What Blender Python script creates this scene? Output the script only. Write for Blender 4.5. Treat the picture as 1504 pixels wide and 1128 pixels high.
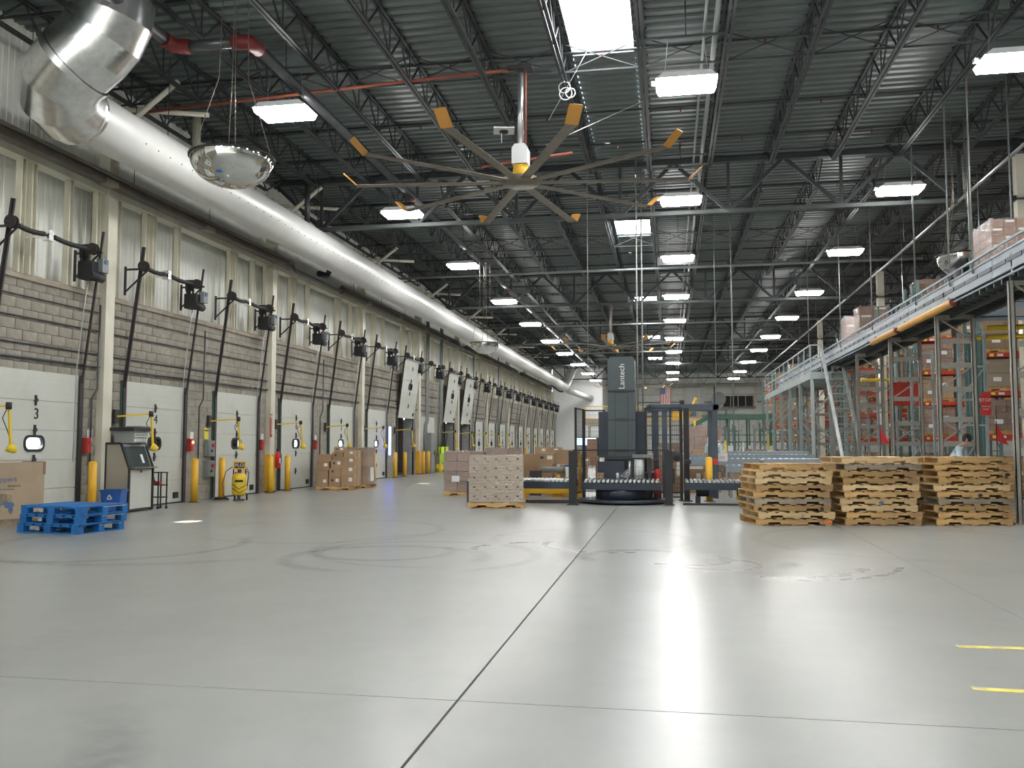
import bpy, math, random
from mathutils import Vector, Matrix
random.seed(7)
for o in list(bpy.data.objects): bpy.data.objects.remove(o)
SC = bpy.context.scene
COL = SC.collection
PI = math.pi
def R(d): return math.radians(d)

# ------------------------------------------------------------------ camera, world, exposure
cd = bpy.data.cameras.new('camera'); cam = bpy.data.objects.new('camera', cd); COL.objects.link(cam)
cd.sensor_width = 36; cd.lens = 1290/1504*36; cd.clip_end = 400
cam.location = (0, 0, 1.45)
cam.rotation_euler = (PI/2+math.atan(88/1290), 0, math.atan(231/1290))
SC.camera = cam
SC.view_settings.view_transform = 'Standard'; SC.view_settings.look = 'None'
SC.view_settings.gamma = 1; SC.view_settings.use_curve_mapping = False
SC.view_settings.exposure = 0.36
LAMP = 66.0          # lens radiance of the high bay lights
SKYL = 22.0          # daylight behind the skylight panels
w = bpy.data.worlds.new('daylight'); SC.world = w; w.use_nodes = True
w.node_tree.nodes['Background'].inputs[0].default_value = (0.80, 0.90, 1.0, 1)
w.node_tree.nodes['Background'].inputs[1].default_value = 6.0
sd = bpy.data.lights.new('sun', 'SUN'); sun = bpy.data.objects.new('sun', sd); COL.objects.link(sun)
sd.energy = 60; sd.angle = R(.6); sd.color = (1, .97, .92)
sun.rotation_euler = Vector((3.13, .26, -1.46)).to_track_quat('-Z', 'Y').to_euler()

# ------------------------------------------------------------------ materials
def _mat(name):
    m = bpy.data.materials.new(name); m.use_nodes = True
    nt = m.node_tree; return m, nt, nt.nodes['Principled BSDF']
def M(name, c, rough=.5, metal=0, var=.12, scale=3.0, rand=0.0, bump=0.0, bscale=40, stretch=None, dirt=None, dscale=.8, damt=.5):
    m, nt, b = _mat(name); N = nt.nodes; L = nt.links
    b.inputs['Roughness'].default_value = rough; b.inputs['Metallic'].default_value = metal
    tc = N.new('ShaderNodeTexCoord'); mp = N.new('ShaderNodeMapping'); L.new(tc.outputs['Object'], mp.inputs[0])
    if stretch: mp.inputs['Scale'].default_value = stretch
    nz = N.new('ShaderNodeTexNoise'); nz.inputs['Scale'].default_value = scale; nz.inputs['Detail'].default_value = 5
    L.new(mp.outputs[0], nz.inputs['Vector'])
    mr = N.new('ShaderNodeMapRange'); L.new(nz.outputs[0], mr.inputs[0])
    mr.inputs[1].default_value = .3; mr.inputs[2].default_value = .7
    mr.inputs[3].default_value = 1-var; mr.inputs[4].default_value = 1+var
    val = mr.outputs[0]
    if rand:
        oi = N.new('ShaderNodeObjectInfo'); m2 = N.new('ShaderNodeMapRange'); L.new(oi.outputs['Random'], m2.inputs[0])
        m2.inputs[3].default_value = 1-rand; m2.inputs[4].default_value = 1+rand
        mu = N.new('ShaderNodeMath'); mu.operation = 'MULTIPLY'; L.new(val, mu.inputs[0]); L.new(m2.outputs[0], mu.inputs[1]); val = mu.outputs[0]
    vm = N.new('ShaderNodeVectorMath'); vm.operation = 'SCALE'; vm.inputs[0].default_value = c; L.new(val, vm.inputs['Scale'])
    out = vm.outputs[0]
    if dirt:
        n2 = N.new('ShaderNodeTexNoise'); n2.inputs['Scale'].default_value = dscale; n2.inputs['Detail'].default_value = 6
        L.new(tc.outputs['Object'], n2.inputs['Vector'])
        r2 = N.new('ShaderNodeMapRange'); L.new(n2.outputs[0], r2.inputs[0]); r2.inputs[1].default_value = .48; r2.inputs[2].default_value = .72
        r2.inputs[4].default_value = damt
        mx = N.new('ShaderNodeMix'); mx.data_type = 'RGBA'; L.new(r2.outputs[0], mx.inputs[0]); L.new(out, mx.inputs[6]); mx.inputs[7].default_value = (*dirt, 1)
        out = mx.outputs[2]
    L.new(out, b.inputs['Base Color'])
    if bump:
        n3 = N.new('ShaderNodeTexNoise'); n3.inputs['Scale'].default_value = bscale; L.new(mp.outputs[0], n3.inputs['Vector'])
        bp = N.new('ShaderNodeBump'); bp.inputs['Strength'].default_value = bump; bp.inputs['Distance'].default_value = .02
        L.new(n3.outputs[0], bp.inputs['Height']); L.new(bp.outputs[0], b.inputs['Normal'])
    return m
def EM(name, c, s):
    m, nt, b = _mat(name); b.inputs['Base Color'].default_value = (.8, .8, .8, 1)
    b.inputs['Emission Color'].default_value = (*c, 1); b.inputs['Emission Strength'].default_value = s
    return m
def CLEAR(name, tint, gl, rough=.08, bump=.4, bscale=6):
    m, nt, b = _mat(name); N = nt.nodes; L = nt.links; N.remove(b)
    out = [n for n in N if n.type == 'OUTPUT_MATERIAL'][0]
    t = N.new('ShaderNodeBsdfTransparent'); t.inputs[0].default_value = (*tint, 1)
    g = N.new('ShaderNodeBsdfGlossy'); g.inputs['Roughness'].default_value = rough; g.inputs[0].default_value = (.95, .95, .97, 1)
    tc = N.new('ShaderNodeTexCoord'); nz = N.new('ShaderNodeTexNoise'); nz.inputs['Scale'].default_value = bscale; nz.inputs['Detail'].default_value = 4
    mp = N.new('ShaderNodeMapping'); mp.inputs['Scale'].default_value = (1, 1, 3.5); L.new(tc.outputs['Object'], mp.inputs[0]); L.new(mp.outputs[0], nz.inputs['Vector'])
    bp = N.new('ShaderNodeBump'); bp.inputs['Strength'].default_value = bump; bp.inputs['Distance'].default_value = .05; L.new(nz.outputs[0], bp.inputs['Height']); L.new(bp.outputs[0], g.inputs['Normal'])
    mx = N.new('ShaderNodeMixShader'); mx.inputs[0].default_value = gl
    L.new(t.outputs[0], mx.inputs[1]); L.new(g.outputs[0], mx.inputs[2]); L.new(mx.outputs[0], out.inputs[0])
    return m

m_white = M('white_painted_steel', (.60, .61, .57), .5, dirt=(.42, .40, .34), dscale=.5, damt=.5, var=.05)
m_upper = M('white_ribbed_cladding', (.84, .85, .80), .45, var=.05, dirt=(.50, .50, .45), dscale=.45, damt=.45)
m_cream = M('cream_painted_steel', (.72, .69, .57), .45, var=.08, dirt=(.40, .36, .27), dscale=1.5, damt=.5)
m_block = M('concrete_block', (.335, .31, .26), .85, var=.18, scale=5, rand=.06, bump=.35, bscale=30, dirt=(.16, .13, .10), dscale=.6, damt=.8)
m_mortar = M('mortar', (.23, .21, .18), .9, var=.15)
m_ledge = M('dusty_ledge', (.38, .33, .27), .8, var=.15, dirt=(.25, .20, .15), dscale=2)
m_door = M('dock_door_skin', (.60, .615, .56), .45, var=.05, scale=1.2, dirt=(.47, .45, .38), dscale=1.0, damt=.55)
m_black = M('black_rubber', (.018, .018, .02), .6)
m_dark = M('dark_steel', (.045, .04, .045), .5, .3)
m_rail = M('dark_track_steel', (.06, .052, .055), .5, .5)
m_rust = M('brown_heater_casing', (.075, .06, .05), .5, .2, var=.25)
m_tan = M('tan_reflector', (.22, .19, .15), .45, .4, var=.2)
m_yel = M('safety_yellow_paint', (.82, .46, .03), .4, var=.08, dirt=(.45, .25, .03), dscale=3, damt=.4)
m_yel2 = M('bright_yellow', (.85, .60, .04), .4, var=.06)
m_gy = M('pipe_yellow_orange', (.68, .36, .06), .5, var=.1)
m_roof = M('grey_green_roof_deck', (.088, .110, .106), .42, var=.15, scale=1.2)
m_joist = M('dark_joist_paint', (.028, .032, .034), .55, .1, var=.2)
m_joist2 = M('grey_green_girder', (.060, .072, .070), .5, .1, var=.15)
m_galv = M('galvanised_duct', (.86, .86, .85), .24, 1.0, var=.12, scale=9, bump=.03, bscale=10)
m_duct = M('white_fabric_duct', (.76, .76, .74), .42, .1, var=.03)
m_mirror = M('acrylic_mirror', (.78, .79, .77), .06, 1.0, var=.02, bump=.05, bscale=2)
m_pipe = M('grey_pipe', (.10, .10, .11), .35, .6)
m_lpipe = M('light_conduit', (.26, .28, .27), .5, .3)
m_orange = M('orange_pipe', (.28, .07, .04), .5)
m_red = M('red_fitting', (.16, .018, .018), .5)
m_redp = M('red_rack_beam', (.50, .045, .03), .45, var=.12, rand=.1)
m_green = M('green_rack_upright', (.09, .17, .155), .5, var=.12)
m_mezzg = M('dark_green_steel', (.05, .12, .085), .5)
m_frame = M('taupe_steel_frame', (.34, .32, .28), .5, .1, var=.1)
m_plat = M('pale_blue_grey_steel', (.36, .42, .42), .45, .15, var=.08)
m_conv = M('pale_blue_conveyor', (.27, .32, .36), .4, .1, var=.08)
m_navy = M('navy_machine_paint', (.025, .035, .055), .4, .1)
m_mast = M('slate_grey_mast', (.065, .083, .088), .42, .1, var=.05)
m_gant = M('blue_grey_gantry', (.07, .09, .115), .45, .1)
m_roll = M('roller_steel', (.50, .52, .52), .3, .85)
m_alu = M('brushed_aluminium', (.60, .62, .62), .32, .9)
m_card = M('brown_cardboard', (.37, .245, .145), .8, var=.08, rand=.14)
m_card2 = M('tan_cardboard', (.43, .33, .225), .8, var=.07, rand=.05)
m_card3 = M('reddish_cardboard', (.30, .175, .115), .8, var=.1, rand=.15)
m_tape = M('packing_tape', (.55, .44, .30), .3)
m_label = M('white_paper_label', (.78, .78, .76), .6)
m_ink = M('black_ink', (.03, .03, .03), .7)
m_inkb = M('blue_ink', (.10, .16, .30), .7)
m_wood = M('pallet_wood', (.54, .335, .135), .75, var=.24, scale=2.5, rand=.24, stretch=(1, 9, 9), dirt=(.20, .11, .06), dscale=2.2, damt=.75, bump=.2, bscale=18)
m_wood2 = M('grey_weathered_wood', (.34, .27, .19), .8, var=.2, scale=2.5, rand=.25, stretch=(1, 9, 9), dirt=(.10, .07, .05), dscale=2, damt=.8)
m_woodl = M('pale_new_wood', (.66, .47, .25), .75, var=.18, scale=2.5, rand=.12, stretch=(1, 9, 9), dirt=(.4, .26, .13), dscale=2, damt=.5)
m_blue = M('blue_pallet_paint', (.012, .17, .50), .55, var=.18, rand=.12, dirt=(.03, .09, .22), dscale=4, damt=.8)
m_bin = M('blue_plastic_bin', (.02, .11, .42), .4)
m_kiosk = M('beige_kiosk_panel', (.42, .39, .31), .5, var=.05)
m_glass = M('dark_screen_glass', (.05, .07, .075), .12)
m_grille = M('grey_vent_plastic', (.33, .34, .34), .5)
m_graybox = M('grey_enamel', (.22, .24, .24), .45)
m_sign = M('warning_yellow_sign', (.80, .72, .10), .5)
m_redpl = M('bright_red_plastic', (.62, .03, .03), .35)
m_winlight = EM('daylight_window', (.90, .96, 1.0), 7.0)
m_lens = EM('lamp_lens', (1.0, .99, .965), LAMP)
m_sky = EM('skylight_panel', (.92, .96, 1.0), SKYL)
m_blueglow = EM('blue_slit_glow', (.10, .12, 1.0), 9.0)
m_redglow = EM('red_signal', (1, .12, .05), 5.0)
m_screen = EM('screen_and_slit_glow', (.35, .6, .9), 3.0)
m_film = CLEAR('stretch_film', (.93, .93, .93), .16, .22, .9, 7)
m_pane = CLEAR('window_pane', (.75, .8, .8), .12, .05, 0)
m_pwhite = M('white_plaster', (.80, .81, .80), .6, var=.03)
m_fanblade = M('fan_blade', (.20, .175, .14), .4, .5)
m_fantip = M('orange_winglet', (.50, .24, .05), .5)
m_skin = M('skin', (.50, .32, .24), .6); m_shirt = M('light_blue_shirt', (.55, .66, .72), .8); m_pants = M('dark_trousers', (.04, .05, .08), .8); m_hair = M('dark_hair', (.03, .02, .015), .7)
m_trailer = M('trailer_lining', (.07, .06, .06), .8)
m_paint = M('yellow_floor_paint', (.80, .68, .16), .6, var=.15, scale=12, dirt=(.45, .44, .38), dscale=9, damt=.7)
m_brownsign = M('red_sign', (.45, .05, .04), .5)

def floor_mat():
    m, nt, b = _mat('polished_concrete'); N = nt.nodes; L = nt.links
    geo = N.new('ShaderNodeNewGeometry'); P_ = geo.outputs['Position']
    def noise(sc, det=5, st=(1, 1, 1)):
        mp = N.new('ShaderNodeMapping'); mp.inputs['Scale'].default_value = st; L.new(P_, mp.inputs[0])
        n = N.new('ShaderNodeTexNoise'); n.inputs['Scale'].default_value = sc; n.inputs['Detail'].default_value = det; L.new(mp.outputs[0], n.inputs['Vector']); return n.outputs[0]
    def mr(v, a, b_, c, d):
        r = N.new('ShaderNodeMapRange'); L.new(v, r.inputs[0]); r.inputs[1].default_value = a; r.inputs[2].default_value = b_; r.inputs[3].default_value = c; r.inputs[4].default_value = d; return r.outputs[0]
    def mt(op, a, b_):
        n = N.new('ShaderNodeMath'); n.operation = op
        for i, v in enumerate((a, b_)):
            if isinstance(v, (int, float)): n.inputs[i].default_value = v
            else: L.new(v, n.inputs[i])
        return n.outputs[0]
    n1, n2, n3 = noise(.45), noise(2.6, 8), noise(.9, 4, (1, .35, 1))
    v = mt('MULTIPLY', mr(n1, .3, .7, .90, 1.08), mr(n2, .3, .7, .96, 1.04))
    v = mt('MULTIPLY', v, mr(n3, .3, .7, .95, 1.05))
    # tyre marks left by trucks: partial rings (centre x, y, radius, width, strength, start/extent of arc)
    arcs = [(-3.6, 10.9, 1.25, .10, -.20, 2.2, 2.6), (-3.3, 11.2, 1.6, .08, -.16, 1.0, 2.0), (-3.8, 11.5, .9, .07, -.2, -1.5, 2.4), (-3.0, 12.0, 1.9, .06, -.12, 3.0, 2),
            (-8.0, 11.6, 1.9, .08, -.20, -1.0, 1.8), (-7.2, 12.2, 2.6, .12, -.14, -2.0, 1.4), (-.35, 11.5, .75, .09, -.28, 2.4, 1.5), (.15, 11.4, .55, .08, .20, -.6, 1.8),
            (.55, 11.0, .5, .05, .17, -.6, 2.0), (1.0, 11.2, .42, .10, -.36, -.3, .8), (1.1, 11.2, 1.15, .09, .14, -.9, 1.0), (1.0, 11.5, 1.7, .07, .12, -.8, .9), (-.9, 12.8, .9, .06, .14, -2.3, 1.4),
            (-1.7, 12.0, 1.0, .10, .13, 2.8, 1.2), (-1.2, 13.6, 1.5, .07, -.12, 1.5, 3.0), (-4.9, 2.6, 2.6, .14, -.20, .2, .75), (-4.1, 2.1, 2.3, .20, -.13, .1, .6), (-7.6, 5.2, 3.1, .30, -.10, .2, .5), (-8.4, 5.6, 4.6, .16, -.13, .05, .3), (3.5, 14, 2.2, .09, -.10, 2.6, 2.2), (-5.8, 14.2, 2.0, .07, -.12, .4, 3)]
    sx = N.new('ShaderNodeSeparateXYZ'); L.new(P_, sx.inputs[0])
    tot = None
    for (cx, cy, r, wd, s, a0, ext) in arcs:
        dx = mt('SUBTRACT', sx.outputs[0], cx); dy = mt('SUBTRACT', sx.outputs[1], cy)
        d = mt('SQRT', mt('ADD', mt('MULTIPLY', dx, dx), mt('MULTIPLY', dy, dy)), 0)
        e = mt('ABSOLUTE', mt('SUBTRACT', d, r), 0)
        band = mr(e, wd*.5, wd*1.6, 1, 0)
        # arc mask by direction: cosine with the arc's middle direction
        ux, uy = math.cos(a0), math.sin(a0)
        cs = mt('DIVIDE', mt('ADD', mt('MULTIPLY', dx, ux), mt('MULTIPLY', dy, uy)), mt('MAXIMUM', d, .01))
        am = mr(cs, math.cos(min(ext, 3.1)), math.cos(min(ext, 3.1))+.25, 0, 1)
        k = mt('MULTIPLY', mt('MULTIPLY', band, am), s*1.5)
        tot = k if tot is None else mt('ADD', tot, k)
    tot = mt('MULTIPLY', tot, mr(noise(7, 3), .3, .6, .35, 1))
    v = mt('ADD', v, tot)
    vm = N.new('ShaderNodeVectorMath'); vm.operation = 'SCALE'; vm.inputs[0].default_value = (.315, .325, .305); L.new(v, vm.inputs['Scale'])
    L.new(vm.outputs[0], b.inputs['Base Color'])
    rg = mt('ADD', .30, mt('MULTIPLY', tot, -.2))
    L.new(rg, b.inputs['Roughness']); b.inputs['Specular IOR Level'].default_value = .6
    bp = N.new('ShaderNodeBump'); bp.inputs['Strength'].default_value = .04; bp.inputs['Distance'].default_value = .02
    L.new(noise(5, 3), bp.inputs['Height']); L.new(bp.outputs[0], b.inputs['Normal'])
    return m
m_floor = floor_mat()

# ------------------------------------------------------------------ mesh building helpers
class MB:
    def __init__(s): s.v = []; s.f = []; s.smooth = set()
    def box(s, x0, y0, z0, x1, y1, z1, mat=None):
        n = len(s.v)
        P = [(x0, y0, z0), (x1, y0, z0), (x1, y1, z0), (x0, y1, z0), (x0, y0, z1), (x1, y0, z1), (x1, y1, z1), (x0, y1, z1)]
        if mat is not None: P = [tuple(mat @ Vector(p)) for p in P]
        s.v += P
        s.f += [tuple(n+i for i in q) for q in ((0, 3, 2, 1), (4, 5, 6, 7), (0, 1, 5, 4), (1, 2, 6, 5), (2, 3, 7, 6), (3, 0, 4, 7))]
        return s
    def cbox(s, c, d, mat=None): return s.box(c[0]-d[0]/2, c[1]-d[1]/2, c[2]-d[2]/2, c[0]+d[0]/2, c[1]+d[1]/2, c[2]+d[2]/2, mat)
    def bar(s, p, q, w_, h=None, up=(0, 0, 1)):
        h = h or w_; p = Vector(p); q = Vector(q); d = q-p; L_ = d.length
        if L_ < 1e-6: return s
        d.normalize(); u = Vector(up)
        if abs(d.dot(u)) > .98: u = Vector((0, 1, 0))
        a = d.cross(u).normalized(); b = a.cross(d)
        m = Matrix((a, d, b)).transposed().to_4x4(); m.translation = p
        return s.box(-w_/2, 0, -h/2, w_/2, L_, h/2, m)
    def tube(s, pts, r, n=8, caps=True):
        pts = [Vector(p) for p in pts]; k0 = len(s.v); k = len(pts)
        rr = r if isinstance(r, (list, tuple)) else [r]*k
        ref = None
        for i, p in enumerate(pts):
            t = (pts[min(i+1, k-1)]-pts[max(i-1, 0)]).normalized()
            if ref is None:
                u = Vector((0, 0, 1)) if abs(t.z) < .9 else Vector((0, 1, 0))
                ref = t.cross(u).normalized()
            ref = (ref-t*ref.dot(t)).normalized(); b = t.cross(ref)
            for j in range(n):
                a = 2*PI*j/n; s.v.append(tuple(p+(ref*math.cos(a)+b*math.sin(a))*rr[i]))
        for i in range(k-1):
            for j in range(n):
                a = k0+i*n+j; b_ = k0+i*n+(j+1) % n
                s.smooth.add(len(s.f)); s.f.append((a, b_, b_+n, a+n))
        if caps:
            s.f.append(tuple(k0+j for j in reversed(range(n)))); s.f.append(tuple(k0+(k-1)*n+j for j in range(n)))
        return s
    def lathe(s, prof, n=24, c=(0, 0, 0), smooth=True):
        k0 = len(s.v); k = len(prof)
        for (r, z) in prof:
            for j in range(n):
                a = 2*PI*j/n; s.v.append((c[0]+r*math.cos(a), c[1]+r*math.sin(a), c[2]+z))
        for i in range(k-1):
            for j in range(n):
                a = k0+i*n+j; b_ = k0+i*n+(j+1) % n
                if smooth: s.smooth.add(len(s.f))
                s.f.append((a, b_, b_+n, a+n))
        return s
    def prism(s, poly, a0, a1, axis='y', mat=None):
        # poly in the plane of the other two axes, extruded from a0 to a1 along the axis
        n = len(poly); k = len(s.v)
        def mk(p, a): return {'y': (p[0], a, p[1]), 'x': (a, p[0], p[1]), 'z': (p[0], p[1], a)}[axis]
        P = [mk(p, a0) for p in poly]+[mk(p, a1) for p in poly]
        if mat is not None: P = [tuple(mat @ Vector(p)) for p in P]
        s.v += P
        s.f.append(tuple(k+i for i in range(n))); s.f.append(tuple(k+n+i for i in reversed(range(n))))
        for i in range(n): s.f.append((k+i, k+n+i, k+n+(i+1) % n, k+(i+1) % n))
        return s
    def mesh(s, name, mat):
        me = bpy.data.meshes.new(name); me.from_pydata(s.v, [], s.f)
        if s.smooth:
            fl = [i in s.smooth for i in range(len(s.f))]; me.polygons.foreach_set('use_smooth', fl)
        me.materials.append(mat); me.update(); return me
    def build(s, name, mat, parent=None, loc=None, rz=0):
        return obj(name, s.mesh(name, mat), parent, loc, rz)
def obj(name, me, parent=None, loc=None, rz=0):
    o = bpy.data.objects.new(name, me); COL.objects.link(o)
    if parent: o.parent = parent
    if loc: o.location = loc
    if rz: o.rotation_euler.z = rz
    return o
def tag(o, label=None, cat=None, group=None, kind=None):
    if label: o['label'] = label
    if cat: o['category'] = cat
    if group: o['group'] = group
    if kind: o['kind'] = kind
    return o
def thing(name, label, cat, loc=(0, 0, 0), rz=0, group=None, kind=None):
    o = bpy.data.objects.new(name, None); COL.objects.link(o); o.empty_display_size = .1
    o.location = loc; o.rotation_euler.z = rz
    return tag(o, label, cat, group, kind)
def kids(o): return [c for c in KID.get(o.name, [])]
def copy_tree(o, parent=None, label=None, loc=None, rz=None, group=None):
    c = o.copy(); COL.objects.link(c)
    if parent is not None: c.parent = parent
    if label: c['label'] = label
    if group: c['group'] = group
    if loc is not None: c.location = loc
    if rz is not None: c.rotation_euler.z = rz
    for ch in childmap(o): copy_tree(ch, c)
    return c
_cm = {}
def childmap(o):
    if o.name not in _cm: _cm[o.name] = [x for x in bpy.data.objects if x.parent == o]
    return _cm[o.name]
def text(name, s, size, mat, parent, loc, rot, ext=.004, ax='CENTER'):
    cu = bpy.data.curves.new(name, 'FONT'); cu.body = s; cu.size = size; cu.extrude = ext; cu.align_x = ax; cu.align_y = 'CENTER'
    cu.materials.append(mat); cu.resolution_u = 3; o = bpy.data.objects.new(name, cu); COL.objects.link(o)
    me = bpy.data.meshes.new_from_object(o); bpy.data.objects.remove(o); bpy.data.curves.remove(cu)
    o = bpy.data.objects.new(name, me); COL.objects.link(o); o.parent = parent; o.location = loc; o.rotation_euler = rot
    return o
FX = (PI/2, 0, PI/2)    # lettering that faces +X
FY = (PI/2, 0, 0)       # lettering that faces the camera's side
ORD = ['first', 'second', 'third', 'fourth', 'fifth', 'sixth', 'seventh', 'eighth', 'ninth', 'tenth', 'eleventh', 'twelfth', 'thirteenth', 'fourteenth', 'fifteenth', 'sixteenth', 'seventeenth', 'eighteenth', 'nineteenth', 'twentieth', 'twenty-first', 'twenty-second', 'twenty-third']

# ------------------------------------------------------------------ floor: cast slabs with recessed joints
fl = thing('floor', 'polished grey concrete floor of big cast slabs with dark tyre marks', None, kind='structure')
MB().box(-12.6, -12, -.3, 30.5, 106, -.012).build('joint_bed', m_dark, fl)
xs = [(-12.6, 0), (-1.2, .016), (2.87, .005), (8.6, .004), (30.5, 0)]; ys = [(-12, 0), (4.95, .010), (21, .003), (37, .003), (69, .003), (106, 0)]
for i in range(len(xs)-1):
    for j in range(len(ys)-1):
        MB().box(xs[i][0]+xs[i][1]/2, ys[j][0]+ys[j][1]/2, -.3, xs[i+1][0]-xs[i+1][1]/2, ys[j+1][0]-ys[j+1][1]/2, 0).build('concrete_slab', m_floor, fl)
def fmark(x0, y0, x1, y1, lab):
    t = MB().bar((x0, y0, .002), (x1, y1, .002), .07, .003).build('floor_marking', m_paint); tag(t, lab, 'floor marking', 'yellow floor markings')
fmark(2.01, 6.87, 3.4, 6.93, 'longer worn yellow painted line on the bare concrete floor')
fmark(1.75, 5.72, 2.9, 5.68, 'shorter faded yellow painted line nearest the cross joint')

# ------------------------------------------------------------------ left wall with dock openings
DC = [15.0+4*k for k in range(-1, 20)]     # dock door centres, number 2 onward
YE = 94.0
wl = thing('wall_left', 'long dock wall of grey concrete block under white ribbed cladding', None, kind='structure')
HW = 1.24
bed = MB()
y = -6.0
for c in DC:
    bed.box(-12.4, y, 0, -12.06, c-HW, 2.86); y = c+HW
bed.box(-12.4, y, 0, -12.06, YE, 2.86)
bed.box(-12.4, -6, 2.86, -12.06, YE, 4.58)
bed.build('mortar_bed', m_mortar, wl)
BL, BH = .40, .20
blocks = []
for r in range(23):
    z = r*BH; off = (r % 2)*BL/2
    segs = []
    if z+BH <= 2.87:
        y = 8.0
        for c in DC: segs.append((y, c-HW)); y = c+HW
        segs.append((y, YE))
    else: segs = [(8.0, YE)]
    for (a, b) in segs:
        k = math.floor((a-off)/BL)
        y = k*BL+off
        while y < b:
            y0, y1 = max(y, a), min(y+BL, b)
            if y1-y0 > .05 and y1 > 12.2: blocks.append((y0+.003, y1-.003, z+.004, min(z+BH-.004, 4.58)))
            y += BL
blocks.sort(key=lambda b: (b[0]+b[1])/2 + (0 if b[2] > 0.5 else 2))
cache = {}
for b in blocks[:290]:
    key = (round(b[1]-b[0], 2), round(b[3]-b[2], 2))
    if key not in cache:
        hy, hz = key[0]/2, key[1]/2
        cache[key] = MB().box(-.03, -hy, -hz, .03, hy, hz).mesh('block', m_block)
    obj('block', cache[key], wl, (-12.04+random.uniform(-.003, .003), (b[0]+b[1])/2, (b[2]+b[3])/2))
rest = MB()
for b in blocks[290:]:
    d = random.uniform(-.004, .004); rest.box(-12.07, b[0], b[2], -12.01+d, b[1], b[3])
tag(rest.build('far_block', m_block, wl), kind='stuff')
# sloped dusty ledge
for i in range(12):
    a, b = -6+i*8.333, -6+(i+1)*8.333-.01
    MB().prism([(-12.5, 4.56), (-11.96, 4.56), (-11.96, 4.63), (-12.02, 4.68), (-12.5, 4.80)], a, b).build('ledge', m_ledge, wl)
# ribbed cladding
def ribbed(name, x, y0, y1, z0, z1, pitch, dep, mat, parent):
    m = MB(); n = int((y1-y0)/pitch); pr = []
    for i in range(n):
        a = y0+i*pitch; pr += [(x, a), (x, a+pitch*.55), (x+dep, a+pitch*.62), (x+dep, a+pitch*.93)]
    pr.append((x, y1))
    for (X, Y) in pr: m.v += [(X, Y, z0), (X, Y, z1)]
    for i in range(len(pr)-1): m.f.append((2*i, 2*i+2, 2*i+3, 2*i+1))
    return m.build(name, mat, parent)
for i in range(13):
    a = -6+i*7.7; ribbed('cladding_panel', -12.42, a, min(a+7.7, YE), 4.6, 9.75, .16, .012, m_upper, wl)
# small dark conduits that run along the block wall
for z, x, r in ((3.85, -11.99, .018), (3.35, -11.99, .022), (3.08, -11.97, .026), (4.25, -11.99, .014)):
    for i in range(6): MB().tube([(x, 10+i*14, z), (x, 23.9+i*14, z)], r, 6).build('conduit', m_pipe, wl)
# cream frame: top beam, jamb channels, sill angle
for i in range(11):
    a = 1.15+i*8; MB().box(-12.2, a, 6.84, -11.9, a+7.7, 6.99).build('frame_beam', m_cream, wl)
st = MB()
st.box(-.12, -.06, 0, -.105, .06, 2.2).box(-.12, -.06, 0, .02, -.045, 2.2).box(-.12, .05, 0, .02, .06, 2.2).box(0, -.075, 0, .015, -.045, 2.2)
st_me = st.mesh('frame_stud', m_cream)
for k, c in enumerate(DC):
    for dy in (-.57, -.28, .78) + ((1.65,) if k % 2 else (-1.65,)):
        obj('frame_stud', st_me, wl, (-11.97, c+dy, 4.66))
# columns
for i in range(11):
    yc = 9.0+8*i
    cn = thing('building_column', f'cream steel wall column, {ORD[i]} from the camera along the dock wall', 'column', (-12.0, yc, 0), 0, 'dock wall columns')
    m = MB().box(-.12, -.16, 0, .13, .16, 9.0); m.box(.13, -.16, 0, .145, -.02, 9.0); m.build('shaft', m_cream, cn)
    MB().box(-.1, -.2, 6.98, .16, .2, 7.05).build('cap_plate', m_cream, cn)
    MB().box(-.16, -.2, 0, .2, .2, .03).build('base_plate', m_dark, cn)
    if i >= 2:
        MB().box(-.13, -.17, .03, .155, .17, 1.12 if i > 2 else 1.13).build('yellow_guard', m_yel, cn)

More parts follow.
